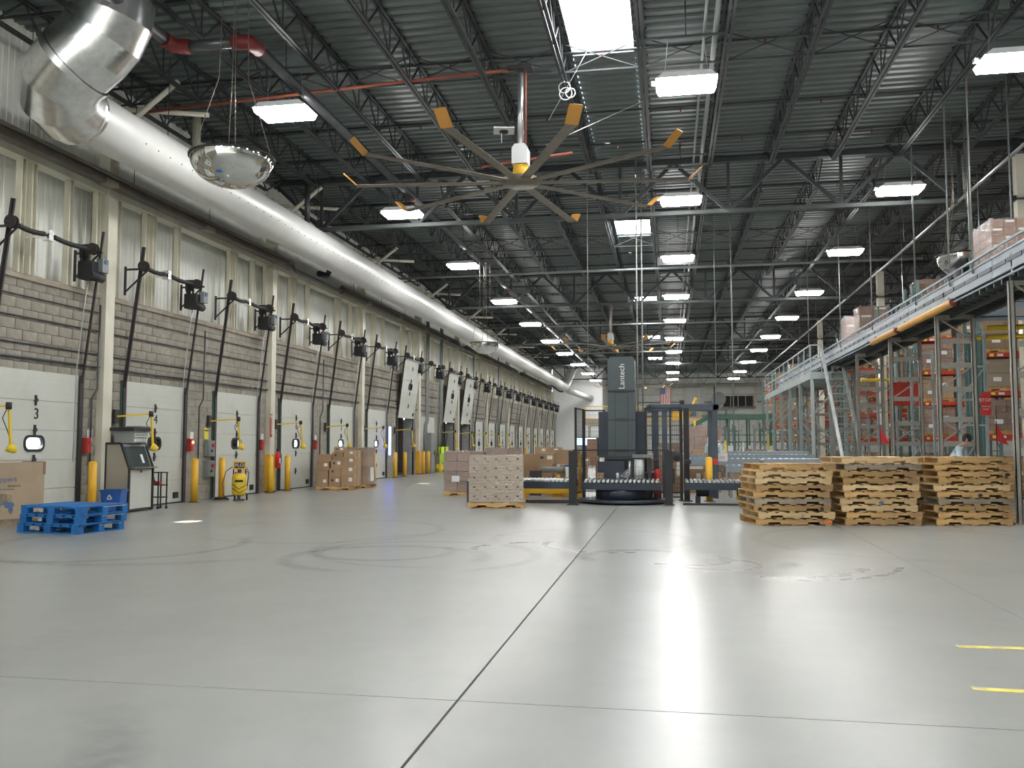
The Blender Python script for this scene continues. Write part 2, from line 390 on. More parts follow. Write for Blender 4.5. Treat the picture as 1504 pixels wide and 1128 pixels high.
# ------------------------------------------------------------------ dock doors
DW = 2.48; DH = 2.86; SH = DH/5
def door_parts(root, num, lit, tilt=0.0, open_=False, off=(0, 0, 0)):
    """five sections, vision window, hinges, tracks; local x = out of the wall, y along the wall"""
    g = bpy.data.objects.new('door_leaf', None)
    mt = Matrix.Translation(off) @ Matrix.Rotation(tilt, 4, 'Y')
    def bx(m, a): m.box(*a, mat=mt); return m
    wz, wh, ww = (1.32, .26, .50)
    for i in range(5):
        z0, z1 = i*SH+.004, (i+1)*SH-.004
        m = MB()
        if i == 2:
            zc = wz+.14; a, b = zc-wh/2, zc+wh/2
            bx(m, (-.04, -DW/2, z0, 0, -ww/2, z1)); bx(m, (-.04, ww/2, z0, 0, DW/2, z1))
            bx(m, (-.04, -ww/2, z0, 0, ww/2, a)); bx(m, (-.04, -ww/2, b, 0, ww/2, z1))
        else: bx(m, (-.04, -DW/2, z0, 0, DW/2, z1))
        for zz in (z0+.14, z0+.28, z0+.42): bx(m, (0, -DW/2+.03, zz, .004, DW/2-.03, zz+.012)) if i != 2 else None
        m.build('door_section', m_door, root)
        if i: m = MB(); bx(m, (-.055, -DW/2, z0-.03, -.041, DW/2, z0+.03)); m.build('added_light_stop', m_door, root)  # strips added behind the section joints to stop daylight leaking in
    zc = wz+.14
    def stadium(w_, h, n=7):
        r = h/2*.85; pts = []
        for cx, cy, a0 in ((w_/2-r, h/2-r, 0), (-w_/2+r, h/2-r, 90), (-w_/2+r, -h/2+r, 180), (w_/2-r, -h/2+r, 270)):
            for j in range(n): a = R(a0+90*j/(n-1)); pts.append((cx+r*math.cos(a), zc+cy+r*math.sin(a)))
        return pts
    o1, o2 = stadium(ww+.06, wh+.06), stadium(ww-.04, wh-.04)
    m = MB(); n = len(o1)
    for X in (-.045, .018):
        for P in (o1, o2): m.v += [tuple(mt @ Vector((X, p[0], p[1]))) for p in P]
    for i in range(n):
        j = (i+1) % n
        m.f += [(2*n+i, 2*n+j, 3*n+j, 3*n+i), (n+i, n+j, j, i), (i, j, 2*n+j, 2*n+i), (n+j, n+i, 3*n+i, 3*n+j)]
    m.build('window_frame', m_black, root)
    MB().prism(o2, -.03, -.022, 'x', mt).build('window_pane', m_pane, root)
    for zz in (SH, 2*SH, 3*SH, 4*SH):
        m = MB(); mm = mt @ Matrix.Translation((.01, 0, zz)); m.cbox((0, 0, 0), (.02, .05, .2), mm); m.cbox((.012, 0, 0), (.03, .11, .09), mm @ Matrix.Rotation(PI/4, 4, 'X') @ Matrix.Scale(.8, 4)); m.build('hinge', m_dark, root)
    m = MB(); bx(m, (0, .85, .12, .03, 1.05, .27)); m.build('bumper_plate', m_black, root)
    if not open_:
        m = MB(); bx(m, (-.03, -DW/2, -.02, .02, DW/2, .03)); m.build('bottom_seal', m_black, root)
    if num:
        t = text('number', num, .30, m_ink, root, (0.008, 0, 0), FX)
        t.location = (off[0]+.008, off[1]+.03, off[2]+2.02) if not open_ else mt @ Vector((.008, 0, 2.02))
        if open_: t.rotation_euler = (PI/2-0, 0, PI/2); t.rotation_euler = (mt.to_3x3() @ Matrix(((0, 0, 1), (1, 0, 0), (0, 1, 0)))).to_euler()
def tracks(root):
    for s in (-1, 1):
        y = s*(DW/2+.03)
        m = MB()
        m.box(-.06, y-.03, 0, .05, y+.03, 2.75)
        m.box(.03, y-.055, 0, .06, y+.055, 2.85)
        m.build('door_track', m_rail, root)
        m = MB(); m.bar((.05, y, 2.7), (.44, y, 5.86), .045, .035); m.bar((.03, y+s*.03, 2.7), (.42, y+s*.03, 5.86), .012, .07)
        m.build('upper_track', m_rail, root)
        m = MB(); 
        for z in (.4, 1.0, 1.6, 2.2, 2.7): m.box(-.02, y+s*.02-.03, z, .03, y+s*.02+.05, z+.06)
        m.build('track_bracket', m_dark, root)
        m = MB().box(-.03, y-.02+s*.06, 0, 0.03, y+.02+s*.06, 2.86); m.build('green_weather_strip', m_mezzg, root)
TILT = math.atan(.39/3.16)
open_k = {9-3: 1, 11-3: 1, 12-3: 1}       # raised leaves
blank = {7}
lit_k = {0, 4, 5, 12, 16}
def door_lab(k, n):
    if k == -1: return 'white sectional dock door behind the tall tan carton, mostly out of frame'
    if k == 0: return 'white sectional dock door with the number 3 and a bright window'
    if k == 1: return 'white sectional dock door with the number 4 behind the kiosk'
    if k == 2: return 'white sectional dock door with the number 5 behind the yellow sprayer tank'
    if k == 3: return 'white sectional dock door with the number 6 after the second cream column'
    if k == 4: return 'white sectional dock door behind the brown cartons on the wood pallet'
    if k == 5: return 'white sectional dock door with a glowing window beside the blue glowing slit'
    if k in open_k: return f'raised white dock door, {ORD[sorted(open_k).index(k)]} of the three leaning open leaves from the camera'
    return f'white closed dock door, {ORD[k-10]} beyond the three raised doors along the wall'
idx = 0
for k in range(-1, 20):
    if k in blank: continue
    c = 15.0+4*k; idx += 1
    n = k+3
    d = thing(f'door_{idx}', door_lab(k, n), None, (-12.0, c, 0), 0, 'dock doors', 'structure')
    if k in open_k:
        door_parts(d, '', False, TILT, True, (.07, 0, 2.62))
    else:
        door_parts(d, str(n) if n > 0 else '', k in lit_k)
    tracks(d)
# blank pier in the gap at number 10: filled by a plain panel of block
MB().box(-12.35, 15+28-HW, 0, -12.02, 15+28+HW, 2.86).build('infill_panel', m_white, wl)
# trailers parked at the doors
for k in range(-1, 20):
    if k in lit_k or k in blank: continue
    c = 15.0+4*k
    gap = 0; fr = .07 if k in open_k else -.1; sl = .10 if k in open_k else 0
    t = thing('trailer', f'dark trailer body parked outside the dock, backed to opening {n} number {k+2}'.replace(f' {n} number', ''), 'trailer', (-12.5, c, 0), 0, 'trailers backed up to the dock')
    t['label'] = f'dark trailer backed up outside, seen through the {ORD[k+1]} dock opening'
    m = MB(); m.box(-9, -1.25, .1, fr, -1.2, 2.95); m.box(-9, 1.2-sl, .1, fr, 1.25-sl, 2.95); m.box(-9, -1.25, 2.9, fr, 1.25, 2.95); m.box(-9, -1.25, .1, -8.9, 1.25, 2.95)
    m.build('body', m_trailer, t); MB().box(-9, -1.27, .1, fr-.2, -1.251, 2.95).build('added_white_side', m_pwhite, t); MB().box(-9, -1.25, -.2, fr, 1.25, .1).build('deck', m_trailer, t)  # white outer side added so the neighbouring door window looks bright
# white reveals of the open doorways
for k in open_k:
    c = 15.0+4*k
    MB().box(-12.5, c+HW-.10, 0, -12.02, c+HW, 2.6).build('door_reveal', m_grille, wl)

# door operators: shaft, springs, wheels, motor
def operator():
    t = thing('door_operator', 'dark spring shaft with wheels and motor above the dock door', 'door operator')
    x = .5
    m = MB().tube([(x, -1.55, 0), (x, 1.0, -.04)], .018, 8); m.build('shaft', m_rail, t)
    sp = MB()
    for (a, b) in ((-1.25, -.55), (-.30, .62)):
        prof = [(x, a+(b-a)*i/24, -.03*abs(math.sin(PI*i/24))) for i in range(25)]
        MB().tube(prof, [.052 if i % 2 else .042 for i in range(25)], 8).build('spring', m_black, t)
    for yy in (-1.45, .80):
        m = MB(); v0 = [(.0, .12)]
        m.tube([(x+.02, yy, .02), (x+.02, yy+.07, .02)], .09, 16); m.tube([(x+.02, yy-.01, .02), (x+.02, yy+.01, .02)], .12, 16); m.tube([(x+.02, yy+.06, .02), (x+.02, yy+.08, .02)], .12, 16); m.build('wheel', m_rail, t)
    for yy in (-1.3, 1.0):
        m = MB(); m.bar((-.02, yy, -.02), (x+.12, yy, -.02), .04); m.bar((-.02, yy, -.55), (x+.05, yy, -.05), .03); m.bar((0, yy, .05), (0, yy, -.6), .05, .03); m.build('bracket', m_rail, t)
    m = MB().box(x-.1, -.5, -.1, x+.06, -.38, .1); m.box(.0, -.47, -.04, x, -.41, 0); m.build('centre_bearing', m_galv, t)
    # motor on the right end
    m = MB().box(.14, .90, -.56, .46, 1.20, -.20); m.tube([(.42, .86, -.5), (.42, 1.28, -.5)], .10, 12); m.box(.2, .88, -.22, .24, .92, .02); m.box(.36, .88, -.22, .40, .92, .02); m.tube([(.2, 1.0, -.22), (.2, 1.0, -.1)], .06, 10); m.box(.15, .92, -.12, .35, 1.0, .15); m.build('motor_housing', m_black, t)
    m = MB().box(.42, 1.10, -.40, .56, 1.30, -.12); m.build('motor_cover', m_graybox, t)
    MB().tube([(.56, 1.2, -.18), (.58, 1.2, -.18)], .05, 10).build('motor_knob', m_inkb, t)
    MB().tube([(.35, .95, -.6), (.25, .98, -1.2), (.12, 1.0, -2.4), (.1, 1.0, -4.3)], .012, 5).build('hand_chain', m_alu, t)
    return t
op0 = operator()
for k in range(-1, 20):
    c = 15.0+4*k
    lab = {-1: 'dark spring shaft of the nearest dock door, cut by the frame', 0: 'dark spring shaft and motor above the door numbered 3', 1: 'dark spring shaft and motor above the door behind the kiosk',
           2: 'dark spring shaft and motor above the door by the yellow tank', 3: 'dark spring shaft and motor beyond the second column', 4: 'dark spring shaft and motor above the stacked brown cartons',
           5: 'dark spring shaft and motor above the door with blue glowing slit'}.get(k, f'dark spring shaft and motor above the {ORD[k+1]} dock opening from the camera')
    if k == -1: op0.location = (-12.0, c, 5.38); op0['label'] = lab; op0['group'] = 'door operators along the dock wall'
    else: copy_tree(op0, None, lab, (-12.0, c, 5.38), None, 'door operators along the dock wall')

# yellow bollards
def bollard(x, y, lab, h=1.1, group='yellow bollards along the dock wall'):
    t = thing('bollard', lab, 'bollard', (x, y, 0), 0, group)
    MB().tube([(0, 0, 0), (0, 0, h-.06)], .085, 16).build('post', m_yel, t)
    MB().lathe([(.0851, h-.06), (.08, h-.03), (.05, h-.005), (.0, h)], 16).build('cap', m_yel, t)
    MB().lathe([(.14, 0), (.14, .012), (.0, .012)], 12).build('base_plate', m_dark, t)
    return t
spots = [(16.33, 'beside the kiosk in front of door 3'), (20.29, 'after door 4 beside the wall boxes'), (21.65, 'just left of the yellow sprayer tank'), (24.52, 'just left of the second cream column'), (25.71, 'just right of the second cream column'),
         (28.4, 'behind the brown carton stack'), (30.1, 'behind the wrapped half of the carton stack'), (32.35, 'in front of the third column'), (33.82, 'before the door with glowing window'), (36.6, 'beside the blue glowing slit'), (38.0, 'in the first open doorway'),
         (41.0, 'before the fourth column'), (41.9, 'after the fourth column'), (46.1, 'before the second open doorway'), (50.2, 'between the second and third open doorways')]
for y, s in spots: bollard(-11.68, y, 'yellow steel bollard '+s)

# yellow arm lamps at each pier
def arm_lamp():
    t = thing('dock_lamp', 'x', 'lamp')
    MB().box(-.02, -.08, -.15, .04, .08, .15).build('wall_plate', m_dark, t)
    MB().bar((0, 0, .0), (.72, .22, .06), .034).build('upper_arm', m_yel2, t)
    MB().bar((.72, .22, .06), (.76, .25, -.62), .036).build('lower_arm', m_yel2, t)
    MB().tube([(.72, .22, .12), (.72, .22, .0)], .05, 8).build('joint', m_dark, t)
    m = MB().lathe([(.0, -.09), (.05, -.085), (.075, -.02), (.085, .06), (.07, .065), (.0, .02)], 14)
    h = m.build('lamp_head', m_yel2, t); h.location = (.82, .2, -.68); h.rotation_euler = (R(60), 0, R(-60))
    MB().tube([(.70, .2, 0), (.62, .2, -.15), (.70, .25, -.4), (.76, .25, -.6)], .008, 5).build('cable', m_black, t)
    return t
al0 = arm_lamp()
for j, k in enumerate(list(range(0, 7))+[8, 9, 10, 11, 12, 14, 15, 17]):
    y = 15.0+4*k-1.55 if k else 13.2
    lab = f'yellow jointed arm lamp on the wall left of the {ORD[k+1]} dock opening'
    if j == 0: al0.location = (-11.97, y, 2.05); al0['label'] = lab; al0['group'] = 'yellow arm lamps'
    else: copy_tree(al0, None, lab, (-11.97, y, 2.05), None, 'yellow arm lamps')

# wall boxes, signals, signs on piers
def wallbox(name, lab, cat, y, z, w_, h, mat, d=.12, grp=None, extra=None, x=-12.0):
    t = thing(name, lab, cat, (x, y, z), 0, grp)
    MB().box(0, -w_/2, -h/2, d, w_/2, h/2).build('case', mat, t)
    MB().box(d, -w_/2+.02, -h/2+.02, d+.012, w_/2-.02, h/2-.02).build('cover', mat, t)
    if extra: extra(t, d+.012)
    return t
def red_btn(t, d): MB().tube([(d, .03, .08), (d+.05, .03, .08)], .045, 10).build('red_button', m_redpl, t); MB().tube([(d, -.03, -.06), (d+.03, -.03, -.06)], .03, 8).build('switch', m_black, t)
wallbox('control_box', 'upper grey control box with red button between doors 4 and 5', 'electrical box', 21.45, 1.33, .34, .42, m_graybox, extra=red_btn)
wallbox('control_box', 'lower grey control box under the first one between doors 4 and 5', 'electrical box', 21.45, .80, .36, .42, m_graybox, extra=red_btn)
t = wallbox('warning_sign', 'yellow warning sign above the grey control boxes', 'sign', 21.35, 1.72, .22, .30, m_sign, .01); text('sign_lettering', 'NOTICE', .05, m_ink, t, (.025, 0, .08), FX)
for kk, (nm, lg) in enumerate([('red_signal_box', 16.46), ('red_signal_box', 20.48), ('red_signal_box', 24.42), ('red_signal_box', 28.45)]):
    def ex(t, d): MB().tube([(d, 0, .07), (d+.02, 0, .07)], .04, 10).build('signal_lamp', m_redglow if kk == 1 else m_redpl, t)
    wallbox(nm, f'red signal box on the {ORD[kk]} wall pier from the camera', 'signal box', lg, 1.42, .14, .32, m_brownsign, grp='red dock signals', extra=ex)
    MB_ = wallbox('notice_card', f'pale paper notice beside the red signal, {ORD[kk]} pier from the camera', 'notice', lg+.17, 1.62, .16, .26, m_label, .006)
t = thing('fire_sign', 'red and white vertical fire extinguisher sign on the second column', 'sign', (-11.84, 24.84, 2.0))
MB().box(0, -.07, -.35, .012, .07, .35).build('panel', m_brownsign, t); text('sign_lettering', 'EXTINGUISHER', .075, m_label, t, (.02, 0, 0), (0, PI/2, 0))
t2 = text('sign_lettering', 'FIRE', .09, m_label, t, (.02, -.02, .28), FX)
t = thing('fire_extinguisher', 'red fire extinguisher hanging on the yellow based column', 'fire extinguisher', (-11.72, 25.1, .72))
MB().tube([(0, 0, 0), (0, 0, .42), (0, 0, .48), (0, 0, .52)], [.08, .08, .05, .02], 14).build('cylinder', m_redpl, t)
MB().box(-.03, -.04, .5, .03, .06, .58).build('valve_handle', m_black, t); MB().tube([(.03, 0, .5), (.1, .02, .4), (.1, .02, .15)], .012, 6).build('hose', m_black, t); MB().box(.07, -.05, .15, .085, .05, .3).build('tag', m_label, t)
for i, (k, y) in enumerate([(7, 45.2)]):
    t = thing('fire_extinguisher', 'small red fire extinguisher on the wall by the parked pallet jacks', 'fire extinguisher', (-11.9, 42.6, .9))
    MB().tube([(0, 0, 0), (0, 0, .40), (0, 0, .48)], [.08, .08, .03], 12).build('cylinder', m_redpl, t); MB().box(-.03, -.03, .46, .04, .04, .54).build('valve_handle', m_black, t)
# conduit risers on piers
for j, y in enumerate((16.6, 20.9, 28.9, 42.2, 42.5, 44.9, 45.2, 52.9, 60.9)):
    t = tag(MB().tube([(-11.95, y, .9), (-11.95, y, 2.4), (-11.9, y+.1, 2.6), (-11.9, y+.12, 4.4 if j < 3 else 8.2)], .022 if j < 3 else .05, 6).build('conduit_riser', m_pipe if j < 3 else m_lpipe), f'thin vertical conduit riser on the dock wall, {ORD[j]} from the camera', 'conduit', 'conduit risers')
t = thing('daylight_slit_glow', 'tall glowing blue strip standing in for a daylight slit by the glowing-window door', 'light', (-11.9, 36.4, .92))
MB().box(-.05, -.12, 0, .0, .12, 1.32).build('housing', m_graybox, t); MB().tube([(.03, -.05, .05), (.03, -.05, 1.27)], .035, 8).build('tube', m_blueglow, t); MB().tube([(.03, .06, .05), (.03, .06, 1.27)], .035, 8).build('tube', m_screen, t)  # glowing strips put in for daylight coming through a gap
t = thing('electrical_cabinet', 'grey floor-standing electrical cabinet beyond the first open doorway', 'cabinet', (-11.8, 42.6, 0))
MB().box(-.2, -.35, 0, .15, .35, 2.0).build('body', m_graybox, t); MB().box(.15, -.33, .05, .17, .33, 1.95).build('cabinet_door', m_graybox, t); MB().box(.17, .22, .9, .2, .26, 1.1).build('handle', m_dark, t)
t = thing('waste_pail', 'small yellow pail on the floor by the wall', 'bucket', (-11.5, 43.4, 0)); MB().lathe([(0, 0), (.15, 0), (.2, .42), (.18, .42), (.14, .02)], 16).build('pail', m_yel2, t); MB().tube([(-.19, 0, .42), (-.1, 0, .56), (.1, 0, .56), (.19, 0, .42)], .008, 5).build('handle', m_dark, t)
m_lime = M('lime_yellow_paint', (.65, .85, .05), .4)
for j in range(2):
    t = thing('pallet_jack', f'lime yellow pallet jack stood on end against the wall, {"nearer" if j == 0 else "farther"} one', 'pallet jack', (-11.7, 44.4+j*.9, 0), 0, 'upright pallet jacks')
    for s in (-.2, .2): MB().box(0, s-.07, .1, .07, s+.07, 1.25).build('fork', m_lime, t)
    MB().box(-.05, -.27, .95, .1, .27, 1.3).build('pump_frame', m_lime, t); MB().tube([(0, 0, 1.3), (.1, 0, 1.9), (.1, -.15, 2.0), (.1, .15, 2.0)], .02, 6).build('handle', m_black, t)
    for s in (-.15, .15): MB().tube([(.08, s-.03, .06), (.08, s+.03, .06)], .05, 10).build('wheel', m_black, t)

# radiant tube heaters along the wall
for i, (a, b) in enumerate(((9.5, 25.2), (29.5, 47), (49, 66), (68, 86))):
    t = thing('tube_heater', f'long dark tube heater hung along the dock wall, {ORD[i]} from the camera', 'heater', (-11.45, a, 6.98), 0, 'tube heaters along the dock wall')
    Ln = b-a
    MB().prism([(-.16, 0), (.0, .14), (.16, 0), (.15, -.01), (.0, .11), (-.15, -.01)], 0, Ln).build('reflector', m_tan, t)
    MB().box(-.11, 0, -.16, .11, Ln, -.02).build('tube', m_rust, t)
    for j in range(int(Ln/3.2)): MB().tube([(0, 1.2+j*3.2, .1), (0, 1.2+j*3.2, 2.2)], .008, 5).build('hanger', m_dark, t)
    for j in range(int(Ln/4)): MB().box(-.12, 2.5+j*4, -.17, .12, 2.9+j*4, -.05).build('clamp', m_tan, t)
for i, (a, b) in enumerate(((25.21, 29.49), (47.01, 48.99), (66.01, 67.99))):
    t = tag(MB().tube([(-11.45, a, 6.95), (-11.45, a+.3, 6.85), (-11.45, b-.4, 6.85), (-11.45, b, 6.93)], .06, 10).build('connecting_pipe', m_pipe), f'dark pipe joining two tube heaters, {ORD[i]} from the camera', 'pipe', 'heater connecting pipes')
tag(MB().tube([(-11.4, 27.3, 7.1), (-11.35, 27.8, 7.12), (-11.3, 27.95, 7.3), (-11.3, 28.0, 8.3)], .1, 12).build('flue_pipe', m_dark), 'thick black elbow pipe rising from the tube heater to the duct', 'pipe')
tag(MB().tube([(-11.4, 86.02, 7.2), (-11.4, 92, 7.0), (-11.2, 93, 7.0), (-11.2, 93.2, 7.5)], .09, 10).build('flue_pipe', m_dark), 'black flue elbow at the far end of the last tube heater', 'pipe')

# ------------------------------------------------------------------ big white duct and silver elbow
t = thing('air_duct', 'long round white air duct running along the dock wall to the far end', 'duct')
DX = -10.4
segs = [(13.7, 20.6, .48), (20.62, 27.2, .48), (27.22, 36.5, .475), (36.52, 46.5, .47), (47.3, 62, .44), (62.02, 76, .44), (76.02, 88, .43)]
for a, b, r in segs: MB().tube([(DX, a, 7.42-.003*(a-14)), (DX, b, 7.42-.003*(b-14))], r, 36, False).build('duct_section', m_duct, t)
for a, b, r0, r1 in ((46.5, 47.3, .47, .44),): MB().tube([(DX, a, 7.33), (DX, b, 7.32)], [r0, r1], 36, False).build('reducer', m_duct, t)
for y in (20.6, 27.2, 36.5, 46.5, 62, 76):
    r = .475 if y < 50 else .44
    MB().tube([(DX, y-.03, 7.42-.003*(y-14)), (DX, y+.03, 7.42-.003*(y-14))], r+.008, 36, False).build('joint_band', m_duct, t)
hole = MB().tube([(0, 0, 0), (.008, 0, 0)], .015, 8).mesh('air_hole', m_black)
for row, ang in enumerate((-18,)):
    for i in range(75):
        a = R(ang); y = 15.2+i*.42
        r = .48
        if y > 46.5: break
        o = obj('air_hole', hole, t, (DX+(r-.002)*math.cos(a), y, 7.42-.003*(y-14)+(r-.002)*math.sin(a))); o.rotation_euler = (0, -a, 0)
for i in range(18): MB().tube([(DX+.1, 16.5+4*i, 7.78), (DX+.1, 16.5+4*i, 9.6)], .009, 5).build('hanger_rod', m_dark, t)
t = thing('duct_elbow', 'shiny silver elbow duct that feeds the near end of the white duct', 'duct')
c0 = Vector((DX, 14.7, 7.50))
def gored(name_pts, radii, nm='elbow_segment', mat=m_galv, par=t, n=30):
    for i in range(len(name_pts)-1):
        MB().tube([name_pts[i], name_pts[i+1]], [radii[i], radii[i+1]], n, False).build(nm, mat, par)
def arc3(p0, d0, d1, rad, n):
    """points of a bend from direction d0 to d1"""
    d0 = Vector(d0).normalized(); d1 = Vector(d1).normalized(); ang = d0.angle(d1); nrm = (d1-d0*d0.dot(d1)).normalized()
    return [Vector(p0)+d0*rad*math.sin(ang*i/n)+nrm*rad*(1-math.cos(ang*i/n)) for i in range(n+1)], d1
up = Vector((.80, 0, .60)).normalized()
pA, d = arc3((DX, 13.62, 7.42), (0, -1, 0), up, .72, 3)
pB = [pA[-1], pA[-1]+up*.42]
pC, d = arc3(pB[-1], up, (0, 0, 1), .95, 3)
pD = [pC[-1], pC[-1]+Vector((0, 0, 1.3))]
def smooth_tube(pts, r, name, facet=True):
    """mitred gores: consecutive rings share the bisecting plane, flat shaded between gores"""
    m = MB(); m.tube(pts, r, 32, False); 
    return m.build(name, m_galv, t)
MB().tube([(DX, 14.0, 7.42), (DX, 13.7, 7.42)], .50, 36, False).build('sleeve', m_galv, t)
def gores(pts, r, n=36):
    pts = [Vector(p) for p in pts]; k = len(pts); dirs = [(pts[i+1]-pts[i]).normalized() for i in range(k-1)]
    rings = []; ref = None
    for i in range(k):
        a = dirs[max(i-1, 0)]; b = dirs[min(i, k-2)]; nrm = (a+b).normalized(); seg = dirs[min(i, k-2)]
        if ref is None: ref = seg.cross(Vector((0, 0, 1))); ref = ref.normalized() if ref.length > .1 else Vector((1, 0, 0))
        ref = (ref-seg*ref.dot(seg)).normalized(); bb = seg.cross(ref); ring = []
        for j in range(n):
            q = pts[i]+(ref*math.cos(2*PI*j/n)+bb*math.sin(2*PI*j/n))*r
            # slide along segment direction onto the mitre plane
            q = q - seg*((q-pts[i]).dot(nrm)/seg.dot(nrm)); ring.append(q)
        rings.append(ring)
    for i in range(k-1):
        m = MB(); m.v = [tuple(q) for q in rings[i]]+[tuple(q) for q in rings[i+1]]
        for j in range(n): m.smooth.add(len(m.f)); m.f.append((j, (j+1) % n, n+(j+1) % n, n+j))
        m.build('elbow_segment', m_galv, t)
gores([(DX, 13.72, 7.42)]+pA+[pB[1]]+pC[1:]+[pD[1]], .65)
MB().tube([(DX, 13.95, 7.42), (DX, 13.72, 7.42)], [.49, .65], 36, False).build('cone_collar', m_galv, t)
pass
def ring(p, d, r, wd=.06, par=None):
    p = Vector(p); d = Vector(d).normalized(); MB().tube([p-d*wd/2, p+d*wd/2], r, 36, False).build('seam_ring', m_galv, par or t)
ring(pB[0], up, .685, .09); ring(pC[-1]+Vector((0, 0, .05)), (0, 0, 1), .68, .08)
for dx in (-.3, .1): MB().tube([(DX+dx, 13.7, 8.1), (DX+dx, 13.7, 9.7)], .011, 5).build('hanger_rod', m_alu, t)
# far elbow
t = thing('duct_elbow', 'small silver elbow at the far end of the white duct rising to the roof', 'duct')
pE, d = arc3((DX, 88, 7.2), (0, 1, 0), (.35, .25, 1), 1.3, 8)
MB().tube([(DX, 87.9, 7.2)]+pE+[pE[-1]+d*1.2], .45, 24, False).build('elbow_segment', m_duct, t)
t = tag(MB().tube([(DX+.2, 89, 6.9), (DX+2.2, 93.8, 6.3)], .3, 16).build('branch_duct', m_duct), 'short white branch duct under the far silver elbow', 'duct')

# ------------------------------------------------------------------ roof: deck, joists, girders
ce = thing('ceiling', 'dark corrugated roof deck on open web steel joists', None, kind='structure')
ZD = 9.62
def deck(x0, x1, y0, y1):
    m = MB(); p = .30; n = max(1, int(round((y1-y0)/p))); p = (y1-y0)/n; pr = []
    for i in range(n):
        a = y0+i*p; pr += [(a, ZD), (a+p*.45, ZD), (a+p*.55, ZD+.055), (a+p*.9, ZD+.055)]
    pr.append((y1, ZD))
    for (Y, Z_) in pr: m.v += [(x0, Y, Z_), (x1, Y, Z_)]
    for i in range(len(pr)-1): m.f.append((2*i, 2*i+1, 2*i+3, 2*i+2))
    m.build('deck_panel', m_roof, ce)
SKY = [(-2.0+16.4*i) for i in range(7)]   # near edges of the skylights
SKY = [-.9, 15.45, 31.9, 48.9, 66.5, 83.5]
for i in range(12):
    a = -12+9.85*i; b = a+9.85
    deck(-12.6, -1.92, a, b); deck(-.62, 30.5, a, b)
y = -12.0
for s in SKY+[106.2]:
    if s > y: deck(-1.92, -.62, y, s)
    y = s+2.5
MB().box(-12.6, -12, 9.75, 30.5, 106.2, 9.8).build('roof_cover', m_joist, ce) if False else None
for i, s in enumerate(SKY):
    t = thing('skylight', f'bright rectangular skylight set in the roof deck, {ORD[i]} from the camera end', 'skylight', (-1.27, s+1.25, ZD), 0, 'roof skylights')
    m = MB()
    for (a, b, c, d_) in ((-.68, -1.28, -.64, 1.28), (.64, -1.28, .68, 1.28), (-.64, -1.28, .64, -1.24), (-.64, 1.24, .64, 1.28)): m.box(a, b, -.02, c, d_, .16)
    m.build('curb', m_joist2, t)
    MB().box(-.64, -1.24, .12, .64, 1.24, .14).build('diffuser', m_sky, t)
    m = MB(); [m.bar((-.64, yy, .02), (.64, yy, .02), .02) for yy in (-.8, -.3, .35, .9)] if i else m.bar((-.64, .75, .02), (.64, .75, .02), .025)
    m.build('guard_bar', m_alu, t)
def joist_mesh(Ln, dep=.70):
    m = MB(); zt, zb = 0, -dep
    for s in (-.04, .04):
        m.box(s-.028, 0, zt-.035, s+.028, Ln, zt); m.box(s-.028, 1.3, zb, s+.028, Ln-1.3, zb+.035)
    n = 11; p = (Ln-1.2)/n
    m.bar((0, .15, zt-.03), (0, 1.3, zb+.02), .035); m.bar((0, Ln-.15, zt-.03), (0, Ln-1.3, zb+.02), .035)
    y = 1.3
    step = (Ln-2.6)/10
    for i in range(10):
        a = 1.3+i*step
        m.bar((0, a, zb+.02), (0, a+step/2, zt-.02), .03); m.bar((0, a+step/2, zt-.02), (0, a+step, zb+.02), .03)
        m.bar((0, a, zb+.02), (0, a, zt-.02), .022); m.bar((0, a+step*.16, zb+.02), (0, a+step/2-.02, zt-.02), .018) if False else None
    # shoes seen as small dark teeth along the top chord
    for i in range(int(Ln/.4)): m.box(-.10, .1+i*.4, zt-.02, .10, .16+i*.4, zt+.02)
    return m.mesh('joist', m_joist)
GY = [-6.8+16*i for i in range(7)]     # girder lines (9.2, 25.2, ...)
jm = joist_mesh(15.9); jm2 = joist_mesh(14)
JX = [1.15+1.6*n for n in range(-8, 18)]
for x in JX:
    for g in GY[:-1]: obj('joist', jm, ce, (x, g+.05, ZD-.01))
    obj('joist', jm2, ce, (x, GY[-1]+.05-4.0+.0, ZD-.01)) if False else None
# bridging lines and x bracing across the joists
for g in GY[:-1]:
    for i, dy in enumerate((2.3, 4.6, 8.0, 11.3, 13.6)):
        MB().box(-12.4, g+dy, ZD-.69, 30, g+dy+.035, ZD-.655).build('bridging', m_joist, ce) if i in (0, 2, 4) else None
        MB().tube([(-12.4, g+dy+.3, ZD-.16), (30, g+dy+.3, ZD-.16)], .028, 6).build('sprinkler_line', m_joist, ce)
    m = MB()
    for x in JX[:-1]:
        m.bar((x, g+8.1, ZD-.66), (x+1.6, g+8.1, ZD-.04), .02); m.bar((x, g+8.1, ZD-.04), (x+1.6, g+8.1, ZD-.66), .02)
    m.build('cross_bracing', m_joist, ce)
for g in GY[1:4]:
    for i, dy in enumerate((2.6, 4.9, 8.3, 11.6, 13.9)):
        for x in JX[2:14]:
            if (JX.index(x)+i) % 2 == 0 and abs(x) < 13: MB().tube([(x+.8, g+dy, ZD-.18), (x+.8, g+dy, ZD-.30)], .02, 5).build('sprinkler_head', m_red, ce)
